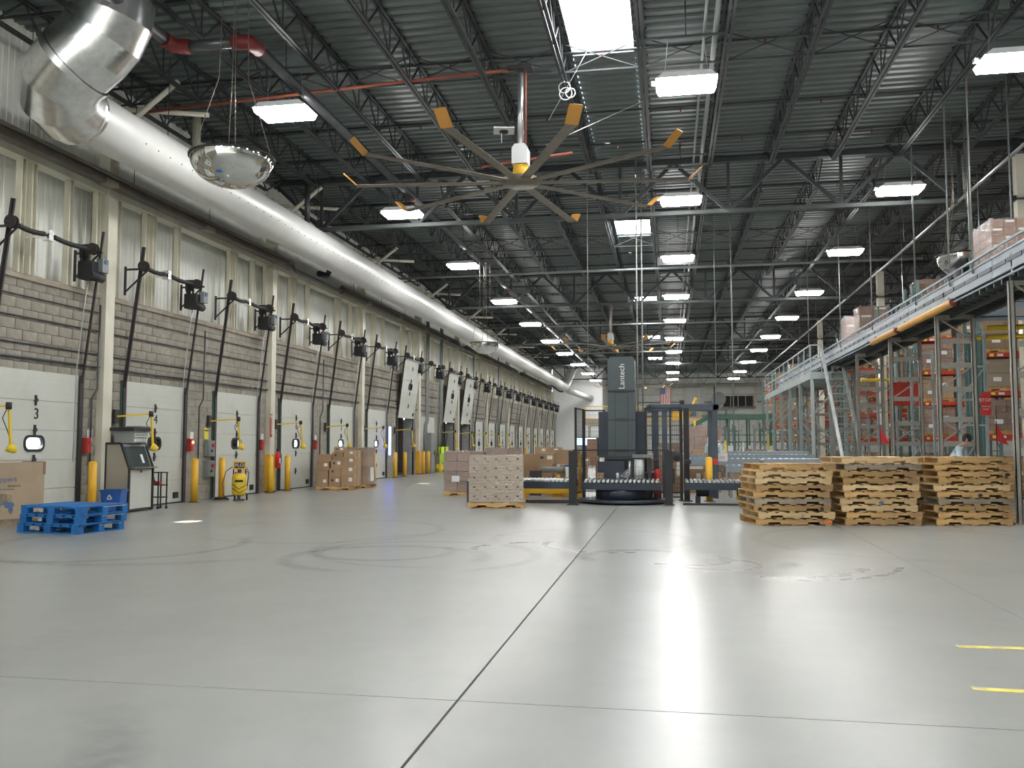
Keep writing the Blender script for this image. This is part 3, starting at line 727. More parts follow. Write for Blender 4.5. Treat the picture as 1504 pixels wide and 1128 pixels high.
# girders along x
def girder(y, lab):
    t = thing('roof_girder', lab, 'girder', (0, y, 0), 0, 'roof girders'); zb, zt = 8.03, 9.50
    xs_ = [-12.0, 9.35, 30.0]
    for a, b in zip(xs_, xs_[1:]):
        MB().box(a, -.10, zb-.06, b, .10, zb+.05).build('bottom_chord', m_joist2, t); MB().box(a, -.12, zt-.07, b, .12, zt+.06).build('top_chord', m_joist, t)
        n = 7; p = (b-a)/n
        for i in range(n):
            x0 = a+i*p
            MB().bar((x0, 0, zt), (x0+p/2, 0, zb), .10).build('web_member', m_joist, t); MB().bar((x0+p/2, 0, zb), (x0+p, 0, zt), .10).build('web_member', m_joist, t)
            MB().bar((x0+p/2, 0, zb), (x0+p/2, 0, zt), .08).build('web_member', m_joist, t)
for i, g in enumerate(GY[2:]): girder(g, f'deep steel girder spanning under the roof, {ORD[i]} in view from the camera')
# ceiling services
def pipe(nm, lab, pts, r, mat, cat='pipe', n=10, grp=None): return tag(MB().tube(pts, r, n).build(nm, mat), lab, cat, grp)
t = thing('sprinkler_main', 'thick dark sprinkler main with red elbows under the roof', 'pipe')
MB().tube([(-8.75, 8, 8.75), (-8.75, 14.0, 8.62)], .11, 14).build('pipe_run', m_pipe, t)
MB().tube([(-8.6, 14.15, 8.62), (-7.5, 14.15, 8.62)], .10, 14).build('pipe_run', m_pipe, t)
MB().tube([(-7.28, 14.4, 8.62), (-7.3, 92, 8.62)], .10, 14).build('pipe_run', m_pipe, t)
MB().tube([(-8.75, 13.8, 8.62), (-8.72, 14.08, 8.62), (-8.45, 14.16, 8.62)], .135, 14).build('red_elbow', m_red, t)
MB().tube([(-7.62, 14.15, 8.62), (-7.32, 14.2, 8.62), (-7.28, 14.5, 8.62)], .135, 14).build('red_elbow', m_red, t)
for y in (24.2, 40.2, 56.2): MB().tube([(-7.3, y, 8.62), (-7.3, y+.12, 8.62)], .125, 12).build('coupling', m_red, t)
pipe('orange_pipe', 'thin orange pipe crossing the roof to the near ceiling fan', [(-12.0, 17.2, 8.72), (-5.9, 17.2, 8.98), (-3.05, 17.2, 9.08)], .035, m_orange)
pipe('orange_pipe', 'short orange bar just above the near fan motor', [(-4.0, 18.6, 7.55), (-2.0, 18.6, 7.75)], .03, m_orange)
pipe('conduit_run', 'thicker light conduit running along under the roof beside the middle lamps', [(.92, 5, 9.0), (.92, 90, 9.0)], .05, m_lpipe, 'conduit')
pipe('conduit_run', 'thinner light conduit running along under the roof beside the middle lamps', [(.72, 5, 9.0), (.72, 90, 9.0)], .028, m_lpipe, 'conduit')
pipe('hung_rail', 'bright hung steel pipe running the length above the right side', [(7.55, 8, 8.0), (7.9, 34, 8.0), (8.3, 95, 8.0)], .045, m_roll, 'pipe')
for i in range(12): pipe('hanger_rod', f'short rod holding the bright hung pipe, {ORD[i]} from the camera', [(7.5+.07*i/5+.12*i*.1, 12+6*i, 8.0), (7.5+.07*i/5+.12*i*.1, 12+6*i, 8.9)], .012, m_lpipe, 'rod', 5, 'hung pipe rods')
for i, y in enumerate((35.0, 51.2, 67.0)):
    pipe('cross_pipe', f'light grey pipe crossing under the roof, {ORD[i]} from the camera', [(-12, y, 8.35), (9.5, y, 8.45)], .05, m_lpipe, 'pipe', 8, 'grey cross pipes')
t = thing('unit_panel', 'flat grey panel under the roof beyond the third middle lamp', 'panel', (.35, 35.6, 8.80)); MB().box(-.75, -.7, 0, .75, .7, .05).build('sheet', m_graybox, t); MB().box(-.8, -.75, .05, .8, -.7, .12).build('rim', m_joist2, t)
pipe('drain_pipe', 'cream drain pipe with elbow hanging behind the near duct', [(-11.4, 19.5, 9.5), (-11.4, 19.5, 8.4), (-11.5, 19.4, 8.25), (-11.8, 19.3, 8.2)], .10, m_cream, 'pipe', 12)
pipe('drain_pipe', 'dark vertical roof drain behind the white duct', [(-10.6, 24.4, 9.5), (-10.6, 24.4, 7.9)], .08, m_pipe, 'pipe', 10)
for i in range(8):
    yy = 17.0+8*i
    pipe('knee_brace', f'cream knee brace from wall column to roof, {ORD[i]} from the camera', [(-12.0, yy, 8.1), (-10.4, yy, 9.3)], .06, m_cream, 'brace', 6, 'cream knee braces')
    pipe('strut', f'cream strut between wall and joist above the duct, {ORD[i]} from the camera', [(-12.0, yy, 8.8), (-10.0, yy+.6, 8.75)], .055, m_cream, 'brace', 6, 'cream struts')

# ------------------------------------------------------------------ high bay lights
def lamp_proto():
    t = thing('high_bay_light', 'x', 'ceiling light')
    MB().prism([(-.55, 0), (.55, 0), (.42, .10), (-.42, .10)], -.31, .31).build('housing', m_pwhite, t)
    MB().box(-.83, -.02, .86, .83, .02, .90).build('support_bar', m_joist2, t); MB().tube([(0, 0, .9), (0, 0, 1.56)], .012, 5).build('stem', m_joist, t)
    l = MB(); l.prism([(-.50, -.10), (.50, -.10), (.545, -.003), (-.545, -.003)], -.30, .30); l.build('lens', m_lens, t)
    MB().box(-.63, -.05, 0, -.55, .05, .06).build('sensor', m_pwhite, t)
    for s in (-.4, .4): MB().tube([(s, 0, .1), (s*.8, 0, .87)], .006, 4).build('cable', m_lpipe, t)
    return t
YL = [-8, 0, 8, 16.0, 23.8, 31.3, 39.6, 47.4, 55.6, 63.5, 72.6, 82, 90.8]
lp = None
for row, x, nm in ((0, -7.45, 'row nearest the dock wall'), (1, .38, 'middle row'), (2, 6.1, 'row above the elevated conveyor')):
    for i, y in enumerate(YL):
        if y < 5 and row != 1 and y < -4: continue
        xx = x if row != 2 else 5.9+.06*max(i-3, 0)
        if i > 2: lab = f'bright high bay light, {ORD[i-3]} in view in the {nm}'
        else: lab = f'unseen high bay light behind camera, {ORD[i]} of {nm}'
        if lp is None: lp = lamp_proto(); o = lp; o['label'] = lab; o['group'] = 'high bay lights'; o.location = (xx, y, 8.05)
        else: copy_tree(lp, None, lab, (xx, y, 8.05), None, 'high bay lights')
for i, (x, y) in enumerate([(13.8, 12), (13.8, 30), (13.8, 44), (13.8, 60), (13.8, 76), (19.5, 20), (19.5, 37), (19.5, 53), (19.5, 69), (13.8, 92), (22, 92)]):  # extra lamps, added to brighten the rack side
    copy_tree(lp, None, f'added high bay light to brighten the pallet racks, {ORD[i]} of that area', (x, y, 8.05), None, 'high bay lights')

# ------------------------------------------------------------------ ceiling fans
def fan(loc, lab, ph):
    t = thing('ceiling_fan', lab, 'fan', loc, 0, 'huge ceiling fans')
    MB().tube([(0, 0, .75), (0, 0, 2.35)], .065, 12).build('down_rod', m_alu, t)
    MB().tube([(.10, 0, .75), (.10, 0, 2.3)], .022, 6).build('red_conduit', m_orange, t)
    MB().box(-.25, -.15, 2.33, .25, .15, 2.4).build('mount_plate', m_dark, t)
    MB().prism([(-.16, .36), (.16, .36), (.16, .68), (.10, .76), (-.10, .76), (-.16, .68)], -.16, .16).build('control_box', m_pwhite, t)
    MB().lathe([(0, .10), (.13, .10), (.17, .2), (.15, .34), (0, .36)], 16).build('gear_motor', m_yel, t)
    MB().lathe([(0, -.05), (.36, -.05), (.38, 0), (.36, .08), (.1, .12), (0, .12)], 20).build('hub', m_fanblade, t)
    bl = MB().prism([(-.10, -.012), (.0, -.012), (.10, -.002), (.02, .014), (-.08, .012)], .30, 3.35, 'y').mesh('blade', m_fanblade)
    wg = MB()
    mt = Matrix.Translation((0, 3.35, 0)) @ Matrix.Rotation(R(42), 4, 'X')
    wg.prism([(-.12, -.012), (.12, -.008), (.02, .014), (-.1, .012)], 0, .36, 'y', mt); wm = wg.mesh('winglet', m_fantip)
    for i in range(10):
        a = R(ph+36*i-90)
        b = obj('blade', bl, t, (0, 0, 0), a); obj('winglet', wm, b)
    return t
fan((-2.9, 17.2, 6.72), 'huge ten blade ceiling fan nearest the camera with orange tips', 6)
fan((-3.12, 48.0, 6.75), 'second huge ceiling fan hanging above the tall wrapper mast', 16)
fan((-3.3, 82.0, 6.75), 'farthest huge ceiling fan in front of the hanging flag', 0)
t = thing('ceiling_sensor', 'small white square device hanging near the first ceiling fan', 'sensor', (-3.4, 18.0, 8.1), R(12)); MB().box(-.22, -.2, 0, .22, .2, .03).build('plate', m_pwhite, t); MB().lathe([(0, -.05), (.09, -.04), (.1, 0)], 12).build('sensor_dome', m_black, t); MB().tube([(-.05, 0, 0), (-.05, 0, -.25)], .01, 5).build('stem', m_pwhite, t)
pipe('guy_wire', 'longer thin diagonal wire from the near fan to a joist', [(-2.4, 17.3, 7.5), (-.5, 18.9, 8.9)], .008, m_alu, 'wire', 5)
pipe('guy_wire', 'shorter thin diagonal wire from the near fan under the skylight', [(-2.3, 17.0, 7.9), (-1.3, 16.6, 9.4)], .008, m_alu, 'wire', 5)
t = thing('cable_coil', 'coiled white cable hanging from the joist beside the skylight', 'cable', (-2.05, 17.6, 8.9))
m = MB()
for j, (cx, cz, r) in enumerate(((0, -.1, .12), (.12, -.22, .10), (.02, -.22, .13))): m.tube([(cx+r*math.cos(2*PI*i/16), .02*j, cz+r*math.sin(2*PI*i/16)) for i in range(17)], .012, 5)
m.build('coil', m_pwhite, t)

# ------------------------------------------------------------------ hanging dome mirrors
def dome(loc, r, lab, h=.62, wires=4):
    t = thing('dome_mirror', lab, 'mirror', loc, 0, 'hanging dome mirrors')
    prof = [(r*math.sin(a), -r*h*math.cos(a)) for a in [PI/2*i/14 for i in range(15)]]
    prof[0] = (.001, prof[0][1]); MB().lathe(prof, 40).build('dome', m_mirror, t)
    MB().lathe([(r, -.01), (r+.025, -.01), (r+.025, .02), (r, .02)], 40).build('rim', m_dark, t)
    for i in range(wires):
        a = 2*PI*i/wires+.4; MB().tube([(r*.95*math.cos(a), r*.95*math.sin(a), .02), (r*.35*math.cos(a), r*.35*math.sin(a), 1.4), (.2*math.cos(a), .2*math.sin(a), 9.5-loc[2])], .008, 5).build('hang_wire', m_tan, t)
    return t
dome((-7.28, 13.6, 6.30), .69, 'large mirrored half dome hung nearest the camera beside the duct', .72)
dome((-6.55, 31.0, 5.08), .52, 'mirrored half dome hung in front of the far part of the duct', .75)
dome((6.95, 22.4, 5.95), .55, 'mirrored dome hung above the elevated conveyor', .9)

# ================================================================== far walls and shell
def wallbox_struct(name, lab, x0, y0, z0, x1, y1, z1, mat):
    return tag(MB().box(x0, y0, z0, x1, y1, z1).build(name, mat), lab, None, None, 'structure')
wallbox_struct('wall_inner', 'bright white end wall closing the dock bay', -12.4, 94, 0, -7.0, 94.2, 9.6, m_pwhite)
wallbox_struct('wall_inner', 'white return wall beside the end of the dock bay', -7.2, 94.2, 0, -7.0, 104, 9.6, m_pwhite)
wallbox_struct('wall_right', 'plain wall at the right end of the hall', 30.2, -12, 0, 30.5, 106, 9.6, m_upper)
wallbox_struct('wall_front', 'plain wall behind the camera', -12.4, -12.3, 0, 30.5, -12, 9.6, m_upper)
wallbox_struct('wall_left_end', 'plain end strip of the dock wall above the ledge', -12.9, -12, 0, -12.5, 106, 9.6, m_trailer) if False else None
wb = thing('wall_back', 'white panelled far wall with horizontal girts and a dark louvre', None, kind='structure')
MB().box(-7, 104, 0, 30.5, 104.3, 9.75).build('backing', m_pwhite, wb)
for i in range(13):
    MB().box(-7+i*2.9, 103.93, 0, -7+i*2.9+2.87, 103.99, 9.6).build('cladding_panel', m_upper, wb)
for z in (2.4, 4.6, 6.2, 7.1, 8.1): MB().box(-7, 103.75, z, 30, 103.93, z+.14).build('girt', m_cream if z > 6.5 else m_graybox, wb)
for x in (-4, 1.6, 3.2, 9.6): MB().box(x, 103.6, 0, x+.28, 103.93, 9.6).build('wall_post', m_cream, wb)
MB().box(1.9, 103.7, 6.0, 4.0, 103.95, 8.0).build('white_panel', m_pwhite, wb)
MB().box(3.6, 103.4, 4.8, 3.95, 103.7, 8.4).build('white_post', m_pwhite, wb)
lv = thing('window_1', 'dark louvred window high on the far wall', None, (7.8, 103.7, 5.75), 0, None, 'structure')
MB().box(-1.7, 0, 0, 1.7, .05, 1.2).build('window_pane', m_black, lv)
for i in range(5): MB().box(-1.72+i*.84, -.05, 0, -1.66+i*.84, .03, 1.2).build('mullion', m_cream, lv)
MB().box(-1.9, -.8, -.15, 1.9, .05, -.03).build('window_sill', m_tan, lv)
# truss seen against the far wall
m = MB(); m.box(-7, 99, 8.0, 30, 99.1, 8.12); m.box(-7, 99, 9.3, 30, 99.1, 9.42)
for i in range(24): a = -7+i*1.54; m.bar((a, 99.05, 8.05), (a+.77, 99.05, 9.35), .06); m.bar((a+.77, 99.05, 9.35), (a+1.54, 99.05, 8.05), .06)
tag(m.build('end_truss', m_graybox), 'light grey truss in front of the far wall top', 'truss')

# hanging flag
t = thing('flag', 'flag with red and white stripes hanging vertically from the far roof', 'flag', (-.33, 80, 5.05))
Wf, Hf = .95, 1.42; sw = Wf/13
for i in range(13):
    x0 = -Wf/2+i*sw; z1 = Hf if i >= 7 else Hf-.56
    m = MB(); m.box(x0, -.01+.01*math.sin(i), 0, x0+sw, .01+.01*math.sin(i), z1)
    m.build('stripe', m_redp if i % 2 == 0 else m_label, t)
MB().box(-Wf/2, -.012, Hf-.56, -Wf/2+sw*7, .012, Hf).build('canton', m_inkb, t)
st = MB()
for i in range(6):
    for j in range(5): st.cbox((-Wf/2+.05+i*.082, -.02, Hf-.5+j*.11), (.022, .01, .022))
tag(st.build('stars', m_label, t), kind='stuff')
MB().tube([(-.5, 0, Hf+.02), (.5, 0, Hf+.02)], .02, 6).build('pole', m_alu, t)
MB().tube([(0, 0, Hf), (0, 0, 4.4)], .01, 4).build('cord', m_tan, t)

# ================================================================== timber pallets
def stringer_poly(W, z0, z1):
    n = .22; a = W*.155; 
    return [(-W/2, z0), (-W/2+a, z0), (-W/2+a+.012, z0+.04), (-W/2+a+n, z0+.04), (-W/2+a+n+.012, z0), (W/2-a-n-.012, z0), (W/2-a-n, z0+.04), (W/2-a-.012, z0+.04), (W/2-a, z0), (W/2, z0), (W/2, z1), (-W/2, z1)]
def pallet(label, mat, W=1.36, D=1.1, H=.118, group=None, parent=None, loc=(0, 0, 0), rz=0, nm='wooden_pallet', seed=0):
    rnd = random.Random(seed)
    if parent is None: t = thing(nm, label, 'pallet', loc, rz, group)
    else: t = parent
    bt = .017
    for y in (-D/2+.02, 0, D/2-.02):
        MB().prism(stringer_poly(W, bt, H-bt), y-.02, y+.02).build('stringer', mat, t)
    n = 8
    for i in range(n):
        if rnd.random() < .04 and i not in (0, n-1): continue
        x = -W/2+.06+(W-.12)*i/(n-1)+rnd.uniform(-.008, .008); w_ = rnd.choice((.09, .11, .13)) if 0 < i < n-1 else .13
        x = max(-W/2+w_/2, min(W/2-w_/2, x)); e = rnd.uniform(-.004, .012)
        MB().box(x-w_/2, -D/2-e, H-bt, x+w_/2, D/2+e, H+rnd.uniform(-.001, .003)).build('deck_board', mat, t)
    for i in range(5):
        x = -W/2+.07+(W-.14)*i/4
        MB().box(x-.055, -D/2, 0, x+.055, D/2, bt).build('bottom_board', mat, t)
    return t
rz = R(10.2); H = .1215
stacks = [((2.185, 16.40), 9, 'left stack', [1, 0, 1, 0, 0, 2, 0, 0, 0][::-1] and [0, 1, 0, 2, 0, 0, 1, 1, 0]), ((3.71, 16.68), 10, 'middle stack', [0, 0, 1, 1, 0, 1, 0, 0, 2, 1]), ((5.35, 16.97), 10, 'right stack', [0, 0, 0, 2, 0, 1, 0, 0, 0, 0])]
ux, uy = Vector((math.cos(rz), math.sin(rz), 0)), Vector((-math.sin(rz), math.cos(rz), 0))
protos = {}
for si, ((fx, fy), n, nm, mats) in enumerate(stacks):
    for j in range(n):
        k = mats[j]; var = (si*3+j) % 4
        jx = random.uniform(-.045, .045)+(-.03 if si == 0 and 2 < j < 6 else 0)+(.03 if j == n-1 else 0); jy = random.uniform(-.03, .03)
        p = Vector((fx, fy, 0))+ux*jx+uy*(.55+jy)
        where = 'bottom' if j == 0 else 'topmost' if j == n-1 else f'{ORD[j]} from the bottom'
        tone = ('tan', 'pale new', 'grey weathered')[k]
        lab = f'{tone} wooden pallet, {where} in the {nm} of tall stacks'
        gr = f'wooden pallets in the {nm}'
        key = (k, var)
        loc = (p.x, p.y, j*H+.001); r = rz+random.uniform(-.015, .015)
        if key not in protos: protos[key] = pallet(lab, (m_wood, m_woodl, m_wood2)[k], group=gr, loc=loc, rz=r, seed=var*7+k)
        else: copy_tree(protos[key], None, lab, loc, r, gr)
q = [o for o in bpy.data.objects if o.type == 'EMPTY' and 'bottom in the left stack' in (o.get('label') or '') and 'from' not in o['label']][0]
MB().box(.54, -.556, .03, .67, -.550, .09).build('orange_spray_mark', M('orange_spray', (.75, .22, .05), .7, var=.3, scale=20), q)
for (lb, x, z, w_, c_) in (('second from the bottom in the left', .1, .05, .02, m_inkb), ('fourth from the bottom in the middle', .05, .04, .10, m_inkb), ('third from the bottom in the right', .05, .05, .03, m_inkb), ('fifth from the bottom in the right', .08, .05, .09, m_black), ('third from the bottom in the left', -.58, .05, .08, m_black), ('third from the bottom in the left', .52, .05, .07, m_black), ('third from the bottom in the right', -.56, .05, .08, m_black), ('eighth from the bottom in the right', .55, .05, .10, m_black)):
    for o in [o for o in bpy.data.objects if o.type == 'EMPTY' and lb in (o.get('label') or '')][:1]:
        MB().prism([(x-w_/2, z-.02), (x-w_*.2, z-.03), (x+w_*.4, z-.022), (x+w_/2, z+.01), (x+w_*.1, z+.03), (x-w_*.35, z+.022)], -.553, -.5505).build('dark_stain' if c_ is m_black else 'crayon_mark', c_, o)
# blue pallets
def blue_pallet(lab, loc, r, seed):
    t = thing('blue_pallet', lab, 'pallet', loc, r, 'blue pallets')
    W, D, Hh = 1.27, 1.0, .148
    for x in (-W/2+.07, 0, W/2-.07):
        MB().box(x-.07, -D/2, 0, x+.07, D/2, .018).build('bottom_board', m_blue, t)
        for y in (-D/2+.06, 0, D/2-.06): MB().box(x-.068, y-.06, .018, x+.068, y+.06, .112).build('block', m_blue, t)
    for y in (-D/2+.06, 0, D/2-.06): MB().box(-W/2, y-.06, .112, W/2, y+.06, .128).build('stringer_board', m_blue, t)
    for y in (-D/2+.06, D/2-.06): MB().box(-W/2+.14, y-.06, 0, -.07, y+.06, .018).build('bottom_board', m_blue, t); MB().box(.07, y-.06, 0, W/2-.14, y+.06, .018).build('bottom_board', m_blue, t)
    for i in range(7):
        x = -W/2+.065+(W-.13)*i/6; MB().box(x-.065, -D/2, .128, x+.065, D/2, Hh).build('deck_board', m_blue, t)
    MB().box(-.30, -D/2+.05, .04, -.22, -D/2+.06, .10).build('label_card', m_label, t)
    MB().box(W/2-.0001, -.05, .113, W/2+.002, D/2-.05, .122).build('bare_wood_edge', m_woodl, t)
    return t
rb = R(-8.5)
for j, w_ in enumerate(('bottom', 'middle', 'top')):
    b = Vector((-9.3, 12.72, 0))+Matrix.Rotation(rb, 3, 'Z') @ Vector((-.635+(-.03 if j == 0 else .02*j), .5, 0))
    blue_pallet(f'blue wooden pallet, {w_} of the low stack of three', (b.x, b.y, j*.1485), rb, j)

# ================================================================== cartons
def carton(name, lab, dim, loc, rz=0, mat=None, group=None, parent=None, label=True, tape=True, mark=False, cat='box'):
    """closed carton with flap seam, tape and label; origin at the base centre"""
    mat = mat or m_card; w_, d, h = dim
    if parent is None: t = thing(name, lab, cat, loc, rz, group)
    else: t = bpy.data.objects.new(name, None)
    m = MB(); m.box(-w_/2, -d/2, 0, w_/2, d/2, h-.006); m.box(-w_/2, -d/2, h-.006, w_/2, -.003, h); m.box(-w_/2, .003, h-.006, w_/2, d/2, h)
    m.build('body', mat, t)
    if tape: MB().box(-w_/2-.001, -.025, h*.8, w_/2+.001, .025, h+.0012).build('tape', m_tape, t)
    if label: MB().box(w_*.08, -d/2-.002, h*.45, w_*.36, -d/2, h*.8).build('paper_label', m_label, t)
    if mark: MB().box(-w_*.28, -d/2-.002, h*.5, -w_*.12, -d/2, h*.72).build('printed_mark', m_ink, t)
    return t
# tall tan carton at door 3
t = thing('tall_carton', 'tall tan carton on a dark pallet in front of the door numbered 3', 'box', (-11.18, 14.28, 0), R(-20))
MB().box(-.72, -1.35, .14, 0, 0, 1.12).build('body', m_card2, t)
m = MB(); m.box(-.70, -.012, 1.02, 0, .012, 1.13); m.box(-.02, -.03, .9, .012, .012, 1.125); m.build('corner_flap', m_card3, t)
m = MB(); m.box(-.78, -1.38, 0, -.68, .02, .1); m.box(-.42, -1.38, 0, -.32, .02, .1); m.box(-.06, -1.38, 0, .02, .02, .1); m.box(-.78, -1.38, .1, .03, .03, .138); m.build('pallet', m_wood2, t)
for s_, sz, y, z, mt_ in (('iT', .12, -.98, .80, m_ink), ('Shippers', .13, -.73, .83, m_inkb), ('PRODUCTS', .045, -.55, .71, m_ink), ('HAVE YOU', .04, -.98, .92, m_ink), ('DISTRIBUTION SERVICES INC', .03, -.74, .655, m_inkb), ('FRAGILE', .035, -.95, .17, m_inkb)):
    text('lettering', s_, sz, mt_, t, (.003, y, z), FX, .001)
for i, (y, z, a, b, mt_) in enumerate(((-.78, .44, .13, .07, m_wood2), (-.66, .39, .12, .06, m_inkb), (-.86, .34, .04, .10, m_wood2), (-.74, .31, .035, .09, m_wood2), (-.60, .32, .04, .09, m_inkb), (-.74, .53, .08, .06, m_wood2), (-.63, .50, .05, .07, m_wood2))):
    n = 12; MB().prism([(y+a*math.cos(2*PI*j/n)*(1+.15*math.sin(3*j)), z+b*math.sin(2*PI*j/n)*(1+.15*math.cos(5*j))) for j in range(n)], .0005, .003+.0002*i, 'x').build('printed_figure', mt_, t)
MB().box(.0005, -1.03, .19, .003, -.89, .26).build('printed_square', m_ink, t)

# wrapped load in front of the roller conveyor
t = thing('wrapped_load', 'big shrink-wrapped block of tan cartons on a wood pallet before the conveyor', 'wrapped load', (-3.90, 19.73, 0), R(10.5))
W0, D0, Z0 = 1.24, .98, .13
nx, ny, nz = 5, 3, 5; cw, cdp, chh = W0/nx, D0/ny, 1.06/nz
cm = MB().box(-cw/2+.002, -cdp/2+.002, 0, cw/2-.002, cdp/2-.002, chh-.004).mesh('carton', m_card2)
mm = MB().box(-.028, -cdp/2-.0015, .11, .02, -cdp/2+.003, .15); mm.box(.03, -cdp/2-.0015, .06, .09, -cdp/2+.003, .075); mk = mm.mesh('printed_mark', m_ink)
MB().box(-W0/2+.01, 0.01, Z0, W0/2-.01, D0-.01, Z0+1.05).build('inner_cartons', m_card2, t)
for i in range(nx):
    for j in range(ny):
        for k in range(nz):
            if j and i < nx-1 and k < nz-1 and i > 0: continue
            o = obj('carton', cm, t, (-W0/2+cw*(i+.5)+random.uniform(-.003, .003), cdp*(j+.5), Z0+k*chh))
            if j == 0: obj('printed_mark', mk, o)
MB().box(-W0/2-.012, -.012, Z0-.01, W0/2+.012, D0+.012, Z0+1.07).build('stretch_film', m_film, t)
pm = bpy.data.objects.new('pallet', None); pm = MB()
for y in (.02, D0/2, D0-.02): pm.prism(stringer_poly(1.30, .017, .105), y-.02, y+.02)
for i in range(7): pm.box(-.64+i*.2, 0, .105, -.52+i*.2, D0, .125)
for i in range(5): pm.box(-.64+i*.30, 0, 0, -.54+i*.30, D0, .017)
pm.build('pallet', m_wood, t)

# carton stack on a pallet by the dock wall
bx, by = -10.36, 26.35; rr = R(8)
def Lp(x, y, z, o=(bx, by), r=rr): v = Matrix.Rotation(r, 3, 'Z') @ Vector((x, y, 0)); return (o[0]+v.x, o[1]+v.y, z)
pallet('low wooden pallet under the brown cartons near the fifth dock door', m_wood, 1.22, 1.02, .12, loc=Lp(0, .5, 0), rz=rr, seed=3)
pallet('wooden pallet under the film-wrapped cartons just behind the brown stack', m_wood, 1.22, 1.02, .12, loc=Lp(.25, 1.75, 0), rz=rr, seed=4)
L = [(-.42, .2, .36, .34, .26, 0), (-.03, .2, .38, .34, .30, 0), (.38, .2, .42, .34, .34, 0), (-.42, .2, .36, .34, .24, 1), (-.02, .2, .38, .34, .26, 1), (.38, .2, .42, .34, .30, 1), (-.40, .2, .40, .36, .27, 2), (.02, .2, .36, .34, .26, 2), (.40, .2, .40, .34, .28, 2), (-.28, .22, .28, .3, .20, 3), (.06, .2, .34, .34, .24, 3), (.42, .2, .34, .34, .20, 3), (.1, .22, .34, .3, .16, 4)]
zt = {}
rows = ['bottom', 'second', 'third', 'fourth', 'top']; cnt = {}
for (x, y, w_, d, h, r_) in L:
    col = 0 if x < -.2 else 1 if x < .2 else 2
    z = zt.get(col, .122); zt[col] = z+h+.002
    colw = ('left', 'middle', 'right')[col]
    carton('carton', f'brown carton in the {colw} column, {rows[r_]} row of the stack by the dock wall', (w_-.01, d, h), Lp(x, y-.02, z), rr, m_card, 'cartons stacked by the dock wall', label=(r_ % 2 == 0) or col == 2, mark=col == 1)
for (x, h, dd) in ((-.36, 1.0, .6), (.3, 1.12, .6)):
    carton('carton', f'tall brown carton in the back half of the dock wall stack, {"left" if x < 0 else "right"} one', (.6, dd, h), Lp(x, .69, .122), rr, m_card, 'cartons stacked by the dock wall')
t = thing('wrapped_load', 'film-wrapped cartons behind the brown stack by the dock wall', 'wrapped load', Lp(.25, 1.75, .122), rr)
for i in range(3):
    for k in range(4):
        MB().box(-.55+i*.37, -.5, k*.3+.003, -.19+i*.37, .5, k*.3+.297).build('carton', m_card, t)
MB().box(-.58, -.52, 0, .58, .52, 1.24).build('stretch_film', m_film, t)
MB().box(.56, -.3, .1, .60, .1, .55).build('white_sheet', m_label, t)

# kiosk, basket, recycling bin, small cart
t = thing('computer_kiosk', 'beige and dark computer kiosk with slanted screen against the first column', 'kiosk', (-11.86, 17.0, 0))
prof = [(0, .03), (.57, .03), (.57, .93), (.36, 1.46), (0, 1.46)]
MB().prism([(.02, .05), (.55, .05), (.55, .92), (.345, 1.44), (.02, 1.44)], 0, .86).build('side_panel', m_kiosk, t)
m = MB()
for y in (-.012, .862):
    for a, b in zip(prof, prof[1:]+prof[:1]): m.bar((a[0], y, a[1]), (b[0], y, b[1]), .03, .045)
for z, x in ((.045, .56), (.93, .57), (1.45, .35)): m.bar((x, 0, z), (x, .86, z), .035)
m.build('dark_edging', m_dark, t)
MB().box(.551, .05, .07, .565, .81, .90).build('lower_door', m_door, t)
MB().box(.565, .40, .83, .58, .44, .88).build('door_latch', m_black, t)
nrm = Vector((.53, 0, .205)).normalized()
mt = Matrix.Translation((.455, .43, 1.18)) @ Matrix.Rotation(math.atan2(.205, .53)*-1, 4, 'Y')
MB().box(-.01, -.36, -.25, .012, .36, .25, mt).build('screen_glass', m_glass, t)
MB().box(.0, -.40, .22, .03, .40, .27, mt).build('screen_hood', m_graybox, t)
MB().box(.012, .10, -.16, .02, .18, .04, mt).build('paper_slip', m_label, t)
MB().box(.50, .02, .925, .68, .86, .95).build('keyboard_shelf', m_tan, t)
t = thing('vent_basket', 'grey slotted plastic crate standing on top of the kiosk', 'crate', (-11.58, 17.42, 1.468))
MB().prism([(-.22, 0), (.20, 0), (.24, .26), (-.25, .26)], -.22, .3).build('body', m_grille, t)
m = MB()
for i in range(7):
    m.box(.232, -.2+i*.07, .03, .245, -.165+i*.07, .10); m.box(.236, -.2+i*.07, .13, .249, -.165+i*.07, .16); m.box(.24, -.2+i*.07, .19, .253, -.165+i*.07, .21)
m.build('slots', m_label, t)
MB().box(-.30, -.3, .26, .28, .36, .34).build('lid', m_dark, t); MB().box(-.1, .0, .34, .26, .34, .37).build('lid_bump', m_graybox, t)
t = thing('recycling_bin', 'blue recycling bin on the floor in front of the kiosk side', 'bin', (-11.42, 16.68, 0), R(8))
MB().prism([(-.17, 0), (.17, 0), (.22, .48), (-.22, .48)], -.15, .15).build('body', m_bin, t)
m = MB(); m.box(-.235, -.165, .47, .235, -.15, .50); m.box(-.235, .15, .47, .235, .165, .50); m.box(-.235, -.165, .47, -.22, .165, .50); m.box(.22, -.165, .47, .235, .165, .50); m.build('rim', m_bin, t)
m = MB(); cs = [(-.02+.06*math.cos(R(90+120*i)), .34+.06*math.sin(R(90+120*i))) for i in range(3)]
for a, b in zip(cs, cs[1:]+cs[:1]): m.bar((a[0], -.153, a[1]), (a[0]+(b[0]-a[0])*.8, -.153, a[1]+(b[1]-a[1])*.8), .022, .004, (0, 1, 0))
m.build('recycling_symbol', m_label, t); MB().box(-.12, -.154, .19, .10, -.15, .24).build('yellow_strip', m_yel2, t)
